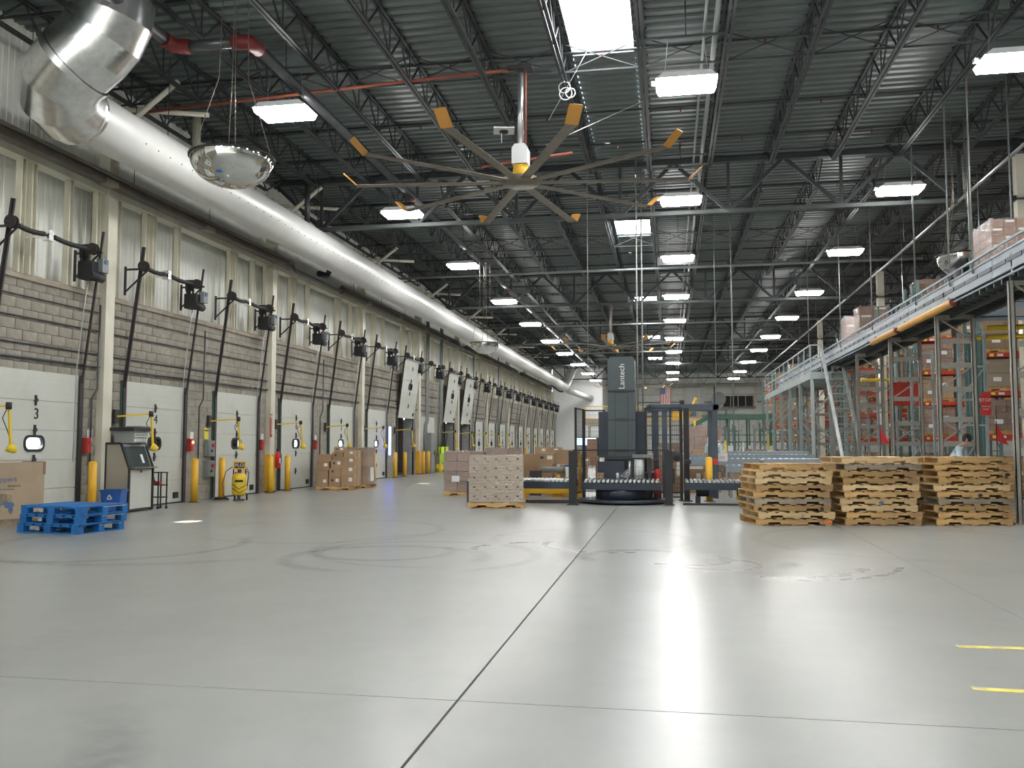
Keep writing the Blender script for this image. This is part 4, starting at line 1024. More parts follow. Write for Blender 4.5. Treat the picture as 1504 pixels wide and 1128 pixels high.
t = thing('small_cart', 'thin black wheeled stand beside the kiosk', 'stand', (-11.3, 18.15, 0), R(-30))
for x in (-.13, .13):
    for y in (-.1, .1): MB().box(x-.012, y-.012, .05, x+.012, y+.012, .80).build('leg', m_black, t); MB().tube([(x-.015, y, .03), (x+.015, y, .03)], .03, 8).build('wheel', m_black, t)
for z in (.25, .52, .80): MB().box(-.15, -.12, z, .15, .12, z+.02).build('shelf', m_black, t)
tag(MB().box(-.07, -.05, 0, .05, .05, .07).build('red_box', m_redpl, None, (-11.32, 18.12, .541)), 'small red box on the stand beside the kiosk', 'box')

# yellow sprayer tank
t = thing('tank_sprayer', 'yellow wheeled pressure tank with black hose in front of the door numbered 5', 'tank', (-10.95, 21.2, 0), R(25))
MB().lathe([(0, .10), (.10, .11), (.17, .16), (.185, .24), (.185, .58), (.16, .66), (.09, .70), (0, .71)], 24).build('tank', m_yel2, t)
MB().box(-.16, -.10, .80, .16, .06, 1.0).build('control_head', m_yel, t); MB().box(-.12, -.104, .83, .12, -.10, .97).build('face_plate', m_ink, t)
text('lettering', 'FLO', .12, m_label, t, (0, -.108, .90), FY); MB().box(-.10, -.187, .47, .10, -.183, .53).build('dark_marking', m_ink, t)
for s in (-.15, .15): MB().tube([(s, .05, .62), (s, .05, .8)], .018, 6).build('post', m_red, t); MB().tube([(s+.02, .12, .08), (s+.06, .12, .08)], .09, 14).build('wheel', m_black, t)
MB().box(-.05, -.05, .70, .05, .05, .80).build('pump', m_red, t)
MB().box(-.14, -.16, .0, .14, .10, .03).build('foot_plate', m_dark, t); MB().box(-.04, -.14, .03, .04, -.10, .15).build('foot', m_dark, t)
MB().tube([(-.17, 0, .86), (-.33, -.05, .75), (-.40, -.08, .45), (-.38, -.1, .15), (-.3, -.15, .03)], .011, 6).build('hose', m_black, t)
for dz in (0, .1): MB().tube([(.16, 0, .85-dz), (.24, -.05, .7), (.2, -.19, .40-dz), (0, -.22, .30-dz), (-.16, -.16, .42-dz)], .009, 6).build('hose', m_black, t)
t = thing('hose_fittings', 'small heap of hose and metal fittings on the floor beside the yellow tank', 'hose', (-11.45, 21.2, 0)); MB().tube([(.2*math.cos(i*.7)*(1-i*.02), .2*math.sin(i*.7)*(1-i*.02), .015+.003*i) for i in range(20)], .014, 6).build('coil', m_black, t); MB().tube([(-.25, 0, .03), (-.1, .1, .03)], .03, 8).build('fitting', m_alu, t)

# ================================================================== stretch wrapping line
CY0, CY1, CZ = 21.45, 22.75, .56
def conveyor(nm, lab, x0, x1, y0=CY0, y1=CY1, z=CZ, mat=m_navy, pitch=.105, legs=(), beam=.17, mesh_r=.036):
    t = thing(nm, lab, 'conveyor', (x0, y0, 0)); Ln = x1-x0; D = y1-y0
    MB().box(0, -.04, z-beam-.03, Ln, .0, z-.03).build('side_frame', mat, t); MB().box(0, D, z-beam-.03, Ln, D+.04, z-.03).build('side_frame', mat, t)
    r = MB().tube([(0, .0, 0), (0, D, 0)], mesh_r, 10).mesh('roller', m_roll)
    n = int(Ln/pitch)
    for i in range(n): obj('roller', r, t, (pitch*(i+.5), 0, z-mesh_r+.02))
    for x in legs:
        for y in (.0, D-.1): MB().box(x, y, 0, x+.17, y+.1, z-beam).build('leg', mat, t)
        MB().box(x, 0, z*.45, x+.17, D, z*.45+.06).build('cross_brace', mat, t)
    return t
conveyor('roller_conveyor', 'dark blue roller conveyor left of the stretch wrapper, partly behind the wrapped load', -4.98, -2.35, legs=(.0,))
conveyor('roller_conveyor', 'dark blue roller conveyor running right from the stretch wrapper', .35, 3.4, legs=(1.75, ))
tag(MB().box(-4.2, 21.5, .0, -2.4, 21.56, .08).build('floor_rail', m_dark), 'dark steel rail on the floor under the left conveyor', 'rail')
tag(MB().box(.3, 21.35, .0, 3.4, 21.41, .05).build('floor_rail', m_dark), 'dark steel rail on the floor under the right conveyor', 'rail')
t = thing('stretch_wrapper', 'tall slate grey stretch wrapping machine mast with white lettering and turntable', 'machine', (-1.17, 22.1, 0))
MB().lathe([(0, .02), (1.05, .02), (1.12, .05), (1.12, .09), (1.0, .10), (0, .10)], 40).build('base_ring', m_navy, t)
MB().lathe([(.62, .1), (.66, .12), (.66, .34), (0, .34)], 30).build('turntable_drum', m_navy, t)
MB().box(-.95, -.66, .34, .95, .60, .50).build('turntable_frame', m_navy, t)
rl = MB().tube([(0, -.62, 0), (0, .56, 0)], .036, 10).mesh('roller', m_roll)
for i in range(17): obj('roller', rl, t, (-.86+.1075*i, 0, .545))
# mast behind
MB().prism([(-.40, .2), (.30, .2), (.30, 3.64), (.24, 3.72), (-.34, 3.72), (-.40, 3.64)], .82, 1.45).build('mast', m_mast, t)
MB().box(-.41, .805, 2.82, .31, .82, 2.84).build('seam', m_black, t)
for z0, z1 in ((2.1, 2.78), (1.30, 2.05), (.6, 1.25)):
    for a, b, c, d_ in ((-.22, z0, .12, z0+.012), (-.22, z1-.012, .12, z1), (-.22, z0, -.21, z1), (.11, z0, .12, z1)): MB().box(a, .808, b, c, .82, d_).build('panel_seam', m_black, t)
    MB().box(-.41, .805, z1+.01, .31, .82, z1+.025).build('panel_seam', m_black, t)
o = text('lettering', 'Lantech', .21, m_label, t, (-.03, .80, 3.20), (0, 0, 0)); o.rotation_euler = (Matrix.Rotation(PI/2, 3, 'X') @ Matrix.Rotation(PI/2, 3, 'Z')).to_euler()
MB().box(-.68, 1.25, .1, -.40, 1.6, 2.30).build('side_cabinet', m_navy, t); MB().box(.30, 1.25, .1, .58, 1.6, 2.30).build('side_cabinet', m_navy, t)
MB().box(-.66, .55, .55, .02, .82, 1.02).build('carriage', m_navy, t); MB().box(-.60, .48, 1.0, -.48, .52, 1.10).build('white_card', m_label, t); MB().box(-.6, .5, 1.06, .2, .82, 1.14).build('carriage_arm', m_dark, t)
MB().box(.24, .45, 1.10, .70, .85, 1.18).build('film_carriage_top', m_graybox, t); MB().box(.62, .5, .5, .70, .85, 1.1).build('film_carriage_side', m_dark, t)
MB().tube([(.40, .62, .56), (.40, .62, 1.06)], .13, 20).build('film_roll', m_label, t)
MB().tube([(.16, .55, .6), (.16, .55, 1.02)], .035, 10).build('tension_roller', m_alu, t)
MB().prism([(-.15, .62), (.16, .86), (.16, .58), (-.15, .55)], .50, .56).build('film_web', m_film, t); MB().tube([(-.18, .45, .62), (-.10, .45, .62)], .10, 14).build('hand_wheel', m_alu, t)
MB().box(.22, .80, .86, .26, .83, .92).build('green_lamp', m_mezzg, t)
carton('carton', 'small brown carton on the wrapper platform under the carriage', (.16, .14, .14), (-1.72, 22.25, .582), 0, m_card, label=False)
# black mesh safety fence panels
def mesh_panel(nm, lab, p, q, z0, z1, pitch=.085, post=.05, wr=.0022, hp=True):
    t = thing(nm, lab, 'fence'); p = Vector((*p, 0)); q = Vector((*q, 0)); d = (q-p); Ln = d.length; d.normalize()
    up_ = Vector((0, 0, 1)); n = Vector((-d.y, d.x, 0))
    for e in (p, q):
        m = MB(); m.bar(e, e+up_*(z1+.02), post, post, n); m.build('post', m_black, t)
        MB().cbox((e.x, e.y, .008), (.14, .14, .016)).build('foot_plate', m_black, t)
    for z in (z0, z1): m = MB(); m.bar(p+up_*z, q+up_*z, .03); m.build('rail', m_black, t)
    m = MB(); k = int(Ln/pitch)
    for i in range(1, k):
        e = p+d*(Ln*i/k); m.bar(e+up_*z0, e+up_*z1, wr*2)
    k = int((z1-z0)/(pitch*2.2))
    for i in range(1, k): z = z0+(z1-z0)*i/k; m.bar(p+up_*z, q+up_*z, wr*2)
    tag(m.build('wire_mesh', m_black, t), kind='stuff')
    return t
mesh_panel('safety_fence', 'low black mesh safety fence in front of the wrapper turntable', (-2.25, 21.0), (-.05, 21.32), .1, 1.30)
mesh_panel('safety_fence', 'tall narrow black mesh panel at the left of the wrapper, edge on', (-2.36, 22.4), (-2.26, 23.4), .2, 2.36, .05)
mesh_panel('safety_fence', 'tall black mesh panel at the left of the wrapper facing the camera', (-2.24, 23.5), (-1.72, 23.5), .2, 2.34, .05)
mesh_panel('safety_fence', 'tall black mesh panel right of the wrapper below the gantry', (-.62, 23.2), (.28, 23.2), .2, 2.38, .05)
mesh_panel('safety_fence', 'narrow black mesh gate right of the tall mesh panel', (.02, 22.9), (.30, 22.9), .1, 2.36, .05)
for (x, y, s) in ((-2.28, 20.95, 'left'), (-.03, 21.28, 'right')):
    t = thing('guard_post', f'thick black light curtain post at the {s} end of the low mesh fence', 'post', (x, y, 0), 0, 'black guard posts')
    MB().box(-.09, -.07, .02, .09, .07, 1.28).build('post', m_black, t); MB().box(-.13, -.1, 0, .13, .1, .02).build('foot_plate', m_dark, t); MB().box(.07, -.05, 1.0, .12, .05, 1.25).build('sensor_head', m_dark, t)
t = thing('convex_mirror', 'small round black mirror fixed beside the right guard post', 'mirror', (.16, 21.35, 1.16)); MB().lathe([(0, -.02), (.12, -.02), (.13, 0), (.1, .03), (0, .05)], 20).build('disc', m_black, t).rotation_euler = (R(80), 0, R(40)); MB().bar((-.12, 0, 0), (0, 0, 0), .03).build('bracket', m_black, t)
t = thing('guard_post', 'tall thick black post right of the wrapper holding the gantry', 'post', (.42, 22.85, 0), 0, 'black guard posts')
MB().box(-.07, -.07, .02, .07, .07, 2.36).build('post', m_black, t); MB().box(-.14, -.12, 0, .14, .12, .02).build('foot_plate', m_dark, t); MB().box(-.05, -.5, .95, .1, -.07, 1.05).build('motor_arm', m_dark, t)
t = thing('drive_motor', 'black drive motor under the conveyor right of the tall post', 'motor', (.62, 21.9, .18)); MB().tube([(0, 0, .1), (.32, 0, .1)], .1, 14).build('motor_body', m_black, t); MB().box(.3, -.12, -.02, .5, .12, .22).build('gearbox', m_navy, t); MB().box(-.02, -.1, -.18, .1, .1, .0).build('foot', m_navy, t)
# overhead gantry behind
t = thing('wrapper_gantry', 'blue grey steel gantry with posts behind the wrapping line', 'gantry', (0, 24.2, 0))
for x in (-.36, -.13, 1.20): MB().box(x-.07, -.07, 0, x+.07, .07, 2.42).build('post', m_gant, t)
MB().box(1.08, 1.35, 0, 1.24, 1.5, 2.45).build('post', m_gant, t); MB().box(-.50, 1.35, 1.2, -.38, 1.5, 2.45).build('post', m_gant, t)
MB().box(-.55, -.10, 2.35, 1.30, .10, 2.52).build('beam', m_gant, t); MB().box(-.55, 1.30, 2.38, 1.30, 1.5, 2.52).build('beam', m_gant, t); MB().box(-.62, -.1, 2.35, -.5, 1.5, 2.5).build('beam', m_gant, t); MB().box(1.15, -.1, 2.36, 1.3, 1.5, 2.5).build('beam', m_gant, t)
MB().box(.28, -.12, 2.52, .40, .0, 2.62).build('beacon_base', m_black, t); MB().box(1.18, -.05, 2.5, 1.22, .05, 3.0).build('cable_post', m_black, t)
MB().box(-.13, -.35, .4, .12, -.07, .8).build('control_unit', m_dark, t); MB().box(1.12, -.14, .9, 1.26, -.07, 1.05).build('label_plate', m_redpl, t)
# yellow bollard with white notice, forklift yellow items behind
bollard(.98, 22.95, 'yellow bollard with black cap standing behind the right conveyor', 1.12)
t = thing('notice_sheet', 'white notice sheet on the conveyor frame beside the yellow bollard', 'notice', (1.40, 24.55, .98)); MB().box(-.12, -.01, 0, .14, 0, .22).build('sheet', m_label, t); text('lettering', 'NO', .09, m_redpl, t, (.01, -.012, .1), FY, .001)
t = thing('guard_rail', 'yellow low guard rail under the right conveyor', 'guard rail', (2.1, 23.6, 0)); MB().box(-.4, -.06, .1, 1.6, .06, .3).build('rail', m_yel, t); MB().box(-.4, -.06, .0, -.25, .06, .3).build('post', m_yel, t); MB().box(1.4, -.06, .0, 1.55, .06, .3).build('post', m_yel, t)
t = thing('guard_rail', 'yellow low guard rail seen under the left conveyor', 'guard rail', (-3.0, 23.6, 0)); MB().box(-.9, -.06, .12, .75, .06, .42).build('rail', m_yel, t); MB().box(-.9, -.07, .0, -.8, .07, .42).build('post', m_yel, t); MB().box(.5, -.07, .0, .6, .07, .42).build('post', m_yel, t)
t = thing('pallet_truck', 'yellow pallet truck parked behind the left conveyor with its handle up', 'pallet truck', (-2.42, 24.0, 0))
MB().tube([(0, 0, .25), (0, 0, 1.12)], .045, 10).build('handle_post', m_yel, t); MB().box(-.12, -.05, 1.08, .12, .05, 1.18).build('handle', m_yel, t); MB().prism([(-.75, .0), (-.45, .0), (-.52, .5), (-.60, .62), (-.68, .5)], .0, .1).build('hydraulic_frame', m_yel, t); MB().box(-.95, .0, .05, .1, .5, .14).build('fork', m_yel, t); MB().tube([(-.9, .3, .12), (-.9, .4, .12)], .08, 10).build('wheel', m_black, t)
tag(MB().tube([(-3.6, 24.9, .72), (-2.95, 24.9, .72)], .09, 14).build('film_roll', m_graybox), 'grey roll of film lying behind the left conveyor', 'film roll')
t = thing('white_drum', 'white plastic drum standing behind the left conveyor', 'drum', (-2.72, 24.9, 0)); MB().lathe([(0, 0), (.2, 0), (.22, .3), (.2, .62), (.22, .8), (.0, .82)], 18).build('drum_body', m_label, t); MB().lathe([(.2, .82), (.23, .82), (.23, .86), (0, .87)], 18).build('lid', m_bin, t)
tag(MB().box(-3.9, 24.6, 0, -3.6, 24.9, .7).build('dark_bin', m_dark), 'dark square bin among the cartons behind the left conveyor', 'bin')

# cartons and wrapped loads behind the left conveyor
def small_load(label, loc, rz, nx, ny, nz, dim, mat, film=True, group=None, nm='wrapped_load'):
    t = thing(nm, label, 'wrapped load' if film else 'carton load', loc, rz, group); W_, D_, H_ = dim
    me = MB().box(-W_/nx/2+.006, -D_/ny/2+.006, .002, W_/nx/2-.006, D_/ny/2-.006, H_/nz-.012).mesh('carton', mat)
    for i in range(nx):
        for j in range(ny):
            if 0 < j < ny-1 and 0 < i < nx-1: continue
            for k in range(nz):
                o = obj('carton', me, t, (-W_/2+W_/nx*(i+.5)+random.uniform(-.008, .008), -D_/2+D_/ny*(j+.5), .13+H_/nz*k))
    if film: MB().box(-W_/2-.02, -D_/2-.02, .11, W_/2+.02, D_/2+.02, .14+H_).build('stretch_film', m_film, t)
    m = MB()
    for y in (-D_/2+.03, 0, D_/2-.03): m.prism(stringer_poly(W_+.04, .018, .105), y-.02, y+.02)
    for i in range(5): x = -W_/2+W_*(i+.5)/5; m.box(x-W_/12, -D_/2, .105, x+W_/12, D_/2, .125); m.box(x-W_/14, -D_/2, 0, x+W_/14, D_/2, .018)
    m.build('pallet', m_wood, t)
    k_ = MB(); k_.box(-W_*.3, -D_/2-.024, H_*.35, -W_*.1, -D_/2-.021, H_*.5); k_.box(W_*.15, -D_/2-.024, H_*.7, W_*.32, -D_/2-.021, H_*.85); k_.build('paper_label', m_label, t)
    return t
small_load('wrapped brown carton load at the far left end of the roller conveyor', (-5.75, 24.6, 0), R(6), 3, 3, 4, (1.1, 1.0, 1.12), m_card3)
small_load('wrapped brown load just behind the big tan block, taller of the pair', (-4.75, 25.2, 0), R(6), 3, 2, 4, (1.0, 1.0, 1.22), m_card3)
piles = [(-3.55, 25.6, .0, .40, .5, 'tall'), (-3.1, 25.6, .0, .42, .45, 'low'), (-3.55, 25.6, .5, .42, .36, ''), (-2.7, 25.3, .0, .60, .46, ''), (-2.72, 25.3, .46, .78, .40, 'wide'), (-3.1, 25.6, .45, .3, .32, ''), (-3.55, 25.6, .86, .55, .32, ''), (-2.95, 25.7, .86, .72, .42, 'biggest'), (-3.9, 26.6, 0, 1.0, 1.15, 'large'), (-3.85, 26.6, 1.15, .36, .2, 'small'), (-3.45, 26.6, 1.15, .42, .2, 'small'), (-2.45, 25.8, .86, .3, .2, 'small'), (-1.95, 25.9, 0, .36, 1.1, 'tall narrow')]
for i, (x, y, z, w_, h, s) in enumerate(piles):
    carton('carton', f'brown carton {ORD[i]} counting up and right in the pile behind the left conveyor', (w_, .4, h-.005), (x, y, z+.001), R(random.uniform(-4, 4)), m_card, 'cartons behind the left conveyor', mark=i in (0, 2, 6))
# loads behind the gantry and machines to the right
small_load('wrapped pinkish brown load seen through the gantry, left one', (.05, 29.5, 0), R(5), 3, 2, 4, (1.15, 1, 1.35), m_card3)
small_load('wrapped pinkish brown load seen through the gantry, taller one beside the worker', (1.15, 34.5, 0), R(3), 3, 2, 5, (1.5, 1, 2.0), m_card3)
small_load('brown carton load under the grey conveyor behind the red extinguisher', (-.55, 26.2, 0), R(3), 2, 2, 3, (.6, .6, .9), m_card, False, nm='carton_load')
for i, (x, y, z, w_, h) in enumerate([(.15, 26.6, 0, .5, 1.15), (.75, 27.6, 0, .45, .7), (1.25, 27.4, 0, .5, .6), (.65, 26.9, .0, .4, .4), (1.75, 30.5, 1.1, .5, .3), (2.6, 38, 0, .8, .8), (3.6, 42, 0, .8, 1.0), (4.6, 43, 0, .8, .9), (1.3, 33.2, 0, .9, 1.25), (2.2, 36, 0, .5, 1.1)]):
    carton('carton', f'brown carton {ORD[i]} from the front among the machines behind the right conveyor', (w_, .45, h-.004), (x, y, z if z < 1 else 0, ), 0, m_card, 'cartons behind the right conveyor', mark=i == 0)
t = thing('fire_extinguisher', 'red fire extinguisher standing behind the low fence by the right guard post', 'fire extinguisher', (-.32, 23.0, .3)); MB().tube([(0, 0, 0), (0, 0, .45), (0, 0, .52)], [.08, .08, .03], 14).build('cylinder', m_redpl, t); MB().box(-.04, -.03, .5, .05, .03, .58).build('valve_handle', m_black, t); MB().box(-.1, -.1, -.3, .1, .1, 0).build('stand', m_red, t)
t = thing('waste_bin', 'dark open bin beside the red extinguisher behind the low fence', 'bin', (-.62, 23.2, 0)); MB().lathe([(0, 0), (.17, 0), (.22, .72), (.20, .72), (.15, .02)], 18).build('bin_body', m_dark, t); MB().lathe([(.205, .70), (.23, .70), (.23, .74), (.205, .74)], 18).build('rim', m_graybox, t)

# long grey accumulation conveyors to the right, behind
def gconv(lab, x0, x1, y0, y1, z, legs):
    t = thing('belt_conveyor', lab, 'conveyor', (x0, y0, 0)); Ln = x1-x0; D = y1-y0
    MB().box(0, -.05, z-.16, Ln, 0, z+.03).build('side_frame', m_conv, t); MB().box(0, D, z-.16, Ln, D+.05, z+.03).build('side_frame', m_conv, t)
    MB().box(0, .02, z-.05, Ln, D-.02, z).build('bed', m_roll, t)
    n = int(Ln/.16); r = MB().tube([(0, .01, 0), (0, D-.01, 0)], .03, 8).mesh('roller', m_roll)
    for i in range(n): obj('roller', r, t, (.08+.16*i, 0, z+.005))
    for x in legs:
        for y in (0, D-.06): MB().box(x, y, 0, x+.07, y+.06, z-.16).build('leg', m_frame, t)
    return t
gconv('upper grey roller conveyor crossing behind the yellow bollard', -.1, 5.6, 27.2, 28.1, .98, (.1, 2.2, 4.2, 5.4))
gconv('lower grey conveyor with side motor right of the yellow bollard', 1.5, 3.3, 24.6, 25.4, .84, (.1, 1.6))
gconv('wide grey conveyor table running up to the wooden pallet stacks', 2.6, 5.2, 25.6, 26.8, 1.0, (.1, 1.2, 2.4))
t = thing('drive_motor', 'grey drive motor hung under the lower grey conveyor', 'motor', (2.3, 24.55, .45)); MB().tube([(0, 0, .1), (.4, 0, .1)], .11, 14).build('motor_body', m_graybox, t); MB().box(-.14, -.1, -.02, .02, .1, .3).build('gearbox', m_dark, t); MB().prism([(-.2, .3), (.3, .3), (.05, .02), (-.05, .02)], -.12, .12).build('bracket', m_dark, t)
tag(MB().box(2.62, 24.4, .2, 2.78, 24.5, .5).build('switch_box', m_navy), 'dark blue switch box under the lower grey conveyor', 'switch box')
tag(MB().box(.45, 26.2, .72, .95, 26.3, .8).build('white_tray', m_label), 'white tray hanging from the grey conveyor left of the bollard', 'tray')

# ================================================================== people
def person(label, loc, rz, pts, edges, radii, shirt, pants, hair_at, face):
    """skin-grown body with clothing as child meshes"""
    t = thing('person', label, 'person', loc, rz)
    def grow(nm, P, Ed, Rr, mat, sub=2):
        me = bpy.data.meshes.new(nm); me.from_pydata(P, Ed, []); o = bpy.data.objects.new(nm, me); COL.objects.link(o)
        sk = o.modifiers.new('s', 'SKIN'); me.skin_vertices.new() if not me.skin_vertices else None
        for i, v in enumerate(me.skin_vertices[0].data): v.radius = Rr[i] if isinstance(Rr[i], tuple) else (Rr[i], Rr[i]); v.use_root = i == 0
        su = o.modifiers.new('u', 'SUBSURF'); su.levels = su.render_levels = sub
        dg = bpy.context.evaluated_depsgraph_get(); m2 = bpy.data.meshes.new_from_object(o.evaluated_get(dg)); m2.name = nm
        bpy.data.objects.remove(o); m2.materials.clear(); m2.materials.append(mat)
        for p in m2.polygons: p.use_smooth = True
        q = obj(nm, m2, t); return q
    grow('body', pts['body'], edges['body'], radii['body'], m_skin)
    grow('shirt', pts['shirt'], edges['shirt'], radii['shirt'], shirt)
    grow('trousers', pts['pants'], edges['pants'], radii['pants'], pants)
    for sx in (-1, 1):
        h = pts['hands'][sx]
        P = [h]; Ed = []; Rr = [.03]
        for f in range(5):
            base = (h[0]+(-.025+.0125*f)*1.0, h[1]-.02, h[2]-.05) if f < 4 else (h[0]-sx*.03, h[1]-.02, h[2]-.01)
            l = (.07, .08, .075, .06, .05)[f]
            P += [base, (base[0], base[1]-.02, base[2]-l*.6), (base[0], base[1]-.045, base[2]-l)]; n = len(P)
            Ed += [(0, n-3), (n-3, n-2), (n-2, n-1)]; Rr += [.010, .009, .007]
        grow('hand', P, Ed, Rr, m_skin, 1)
    m = MB(); hx, hy, hz = hair_at
    m.lathe([(.0, .135), (.07, .12), (.098, .06), (.102, .0), (.09, -.05)], 18, (hx, hy+.01, hz)); m.build('hair', m_hair, t)
    for sx in (-1, 1):
        MB().tube([(hx+sx*.03, hy-.098, hz), (hx+sx*.03, hy-.09, hz)], .010, 8).build('eye', m_ink, t); MB().cbox((hx+sx*.09, hy, hz-.01), (.02, .035, .06)).build('ear', m_skin, t)
    MB().prism([(hy-.09, hz+.0), (hy-.125, hz-.035), (hy-.09, hz-.045)], hx-.013, hx+.013, 'x').build('nose', m_skin, t); MB().cbox((hx, hy-.092, hz-.065), (.045, .01, .01)).build('mouth', m_red, t)
    for sx in (-1, 1):
        f = pts['feet'][sx]; MB().prism([(f[1]+.08, 0), (f[1]-.17, 0), (f[1]-.18, .04), (f[1]-.04, .09), (f[1]+.06, .10)], f[0]-.045, f[0]+.045, 'x').build('shoe', m_black, t)
def std_pose(bend=0.0, armf=.3):
    """standing facing -y, torso bent forward by angle bend at the hips"""
    def b(x, y, z):
        if z <= .92: return (x, y, z)
        c, s = math.cos(bend), math.sin(bend); dz = z-.92
        return (x, y*c-dz*s, .92+dz*c+y*0)
    sh = {s: b(s*.19, 0, 1.42) for s in (-1, 1)}
    el = {s: (sh[s][0]+s*.05, sh[s][1]-.10*armf, sh[s][2]-.29) for s in (-1, 1)}
    wr = {s: (el[s][0]-s*.02, el[s][1]-.24, el[s][2]-.08) for s in (-1, 1)}
    hd = b(0, -.02, 1.66)
    body = [b(0, 0, .95), b(0, 0, 1.2), b(0, 0, 1.42), b(0, 0, 1.52), (hd[0], hd[1], hd[2]-.05), (hd[0], hd[1]+.01, hd[2]+.06), sh[-1], el[-1], wr[-1], sh[1], el[1], wr[1], (-.1, 0, .88), (-.1, -.02, .48), (-.1, 0, .08), (.1, 0, .88), (.1, -.02, .48), (.1, 0, .08)]
    eb = [(0, 1), (1, 2), (2, 3), (3, 4), (4, 5), (2, 6), (6, 7), (7, 8), (2, 9), (9, 10), (10, 11), (0, 12), (12, 13), (13, 14), (0, 15), (15, 16), (16, 17)]
    rb_ = [.11, .11, .11, .052, .085, .085, .05, .038, .027, .05, .038, .027, .075, .05, .035, .075, .05, .035]
    shirt = [b(0, 0, .90), b(0, 0, 1.15), b(0, 0, 1.40), b(0, 0, 1.47), sh[-1], el[-1], sh[1], el[1]]
    es = [(0, 1), (1, 2), (2, 3), (2, 4), (4, 5), (2, 6), (6, 7)]; rs = [(.16, .12), (.155, .12), (.16, .115), .07, .072, .058, .072, .058]
    pants = [(0, 0, .95), (-.1, 0, .85), (-.1, -.02, .48), (-.1, 0, .1), (.1, 0, .85), (.1, -.02, .48), (.1, 0, .1)]
    ep = [(0, 1), (1, 2), (2, 3), (0, 4), (4, 5), (5, 6)]; rp = [(.14, .11), .095, .07, .055, .095, .07, .055]
    hands = {s: (wr[s][0], wr[s][1]-.03, wr[s][2]) for s in (-1, 1)}
    return dict(body=body, shirt=shirt, pants=pants, hands=hands, feet={-1: (-.1, 0), 1: (.1, 0)}), dict(body=eb, shirt=es, pants=ep), dict(body=rb_, shirt=rs, pants=rp), (hd[0], hd[1], hd[2])
P_, E_, R_, hd = std_pose(.12)
person('worker in a pale blue shirt with dark hair seen from behind at the grey conveyor', (1.38, 29.2, 0), R(170), P_, E_, R_, m_shirt, m_pants, hd, None)
P_, E_, R_, hd = std_pose(.55)
person('worker in a light blue shirt bending forward behind the right wooden pallet stack', (6.25, 21.5, 0), R(60), P_, E_, R_, m_shirt, m_pants, hd, None)

# ================================================================== elevated conveyor on steel frames
def frame(x, y, lab, w_=.78, top=4.45):
    t = thing('steel_frame', lab, 'frame', (x, y, 0), 0, 'taupe steel support frames')
    for i, dx in enumerate((0, w_)):
        m = MB(); m.box(dx-.045, -.05, 0, dx+.045, -.035, top); m.box(dx-.045, -.05, 0, dx-.03, .05, top); m.box(dx+.03, -.05, 0, dx+.045, .05, top); m.build('upright', m_frame, t)
        MB().box(dx-.1, -.1, 0, dx+.1, .1, .015).build('foot_plate', m_frame, t)
    for z in (.25, 1.45, 2.02, 2.72, 3.28, 3.85, top-.03): MB().box(.03, -.03, z-.06, w_-.03, .0, z+.06).build('cross_member', m_frame, t)
    for (z0, z1, s) in ((3.9, 4.4, -1), (2.75, 3.25, 1), (1.5, 2.0, -1), (1.5, 2.0, 1), (.3, 1.4, 1)):
        a, b = ((.04, z1), (w_-.04, z0)) if s < 0 else ((.04, z0), (w_-.04, z1)); MB().bar((a[0], .02, a[1]), (b[0], .02, b[1]), .035).build('diagonal_brace', m_frame, t)
    return t
for i, y in enumerate((12.9, 17.4, 21.95, 26.4, 30.9, 35.4, 40.0, 45.0)):
    frame(6.22, y, f'taupe steel frame carrying the elevated conveyor, {ORD[i]} from the camera')
t = thing('elevated_conveyor', 'long pale blue elevated conveyor running along the right side', 'conveyor', (0, 0, 0))
for j, (a, b) in enumerate(((12, 18), (18, 24), (24, 30), (30, 36), (36, 43), (43, 52))):
    for x in (6.15, 7.35):
        m = MB(); m.box(x-.03, a, 4.62, x, b-.02, 5.0); m.box(x-.05, a, 4.98, x, b-.02, 5.02); m.box(x-.05, a, 4.60, x, b-.02, 4.64); m.build('side_panel', m_conv, t)
        m = MB()
        for q in range(int((b-a)/.75)): m.box(x-.046, a+.03+q*.75, 4.76, x-.028, a+.70+q*.75, 4.84)
        m.build('slot_line', m_navy, t)
    MB().box(6.15, a, 4.86, 7.35, b-.02, 4.9).build('bed', m_dark, t)
    MB().box(6.08, a, 5.13, 6.11, b-.02, 5.17).build('guide_rail', m_conv, t); MB().box(6.07, a, 4.50, 6.10, b-.02, 4.53).build('lower_rail', m_conv, t)
    m = MB()
    for q in range(int((b-a)/.5)): m.box(6.11, a+.2+q*.5, 4.98, 6.13, a+.23+q*.5, 5.15)
    m.build('rail_brackets', m_conv, t)
    m = MB()
    for q in range(int((b-a)/.4)): m.box(6.2, a+.15+q*.4, 4.45, 7.3, a+.2+q*.4, 4.6)
    m.box(6.5, a, 4.38, 6.6, b, 4.5); m.box(7.0, a, 4.38, 7.1, b, 4.5); m.build('under_structure', m_joist2, t)
for j in range(10): MB().box(6.12, 13+4*j, 4.5, 6.15, 13.08+4*j, 4.9).build('hanger_bracket', m_conv, t)
t = thing('branch_conveyor', 'pale blue panelled branch conveyor reaching right from the elevated line', 'conveyor', (7.4, 23.4, 0))
for j in range(3): MB().box(j*1.6, 0, 4.5, 1.58+j*1.6, .04, 5.2).build('side_panel', m_conv, t); MB().box(j*1.6+.2, -.01, 4.95, 1.4+j*1.6, 0, 4.97).build('slot_line', m_navy, t)
MB().box(0, 0, 5.0, 4.8, 1.2, 5.05).build('bed', m_dark, t); MB().box(.2, -.02, 4.58, 1.9, .0, 4.62).build('slot_line', m_navy, t)
MB().box(2.2, -.35, 0, 2.29, -.26, 4.9).build('post', m_frame, t)
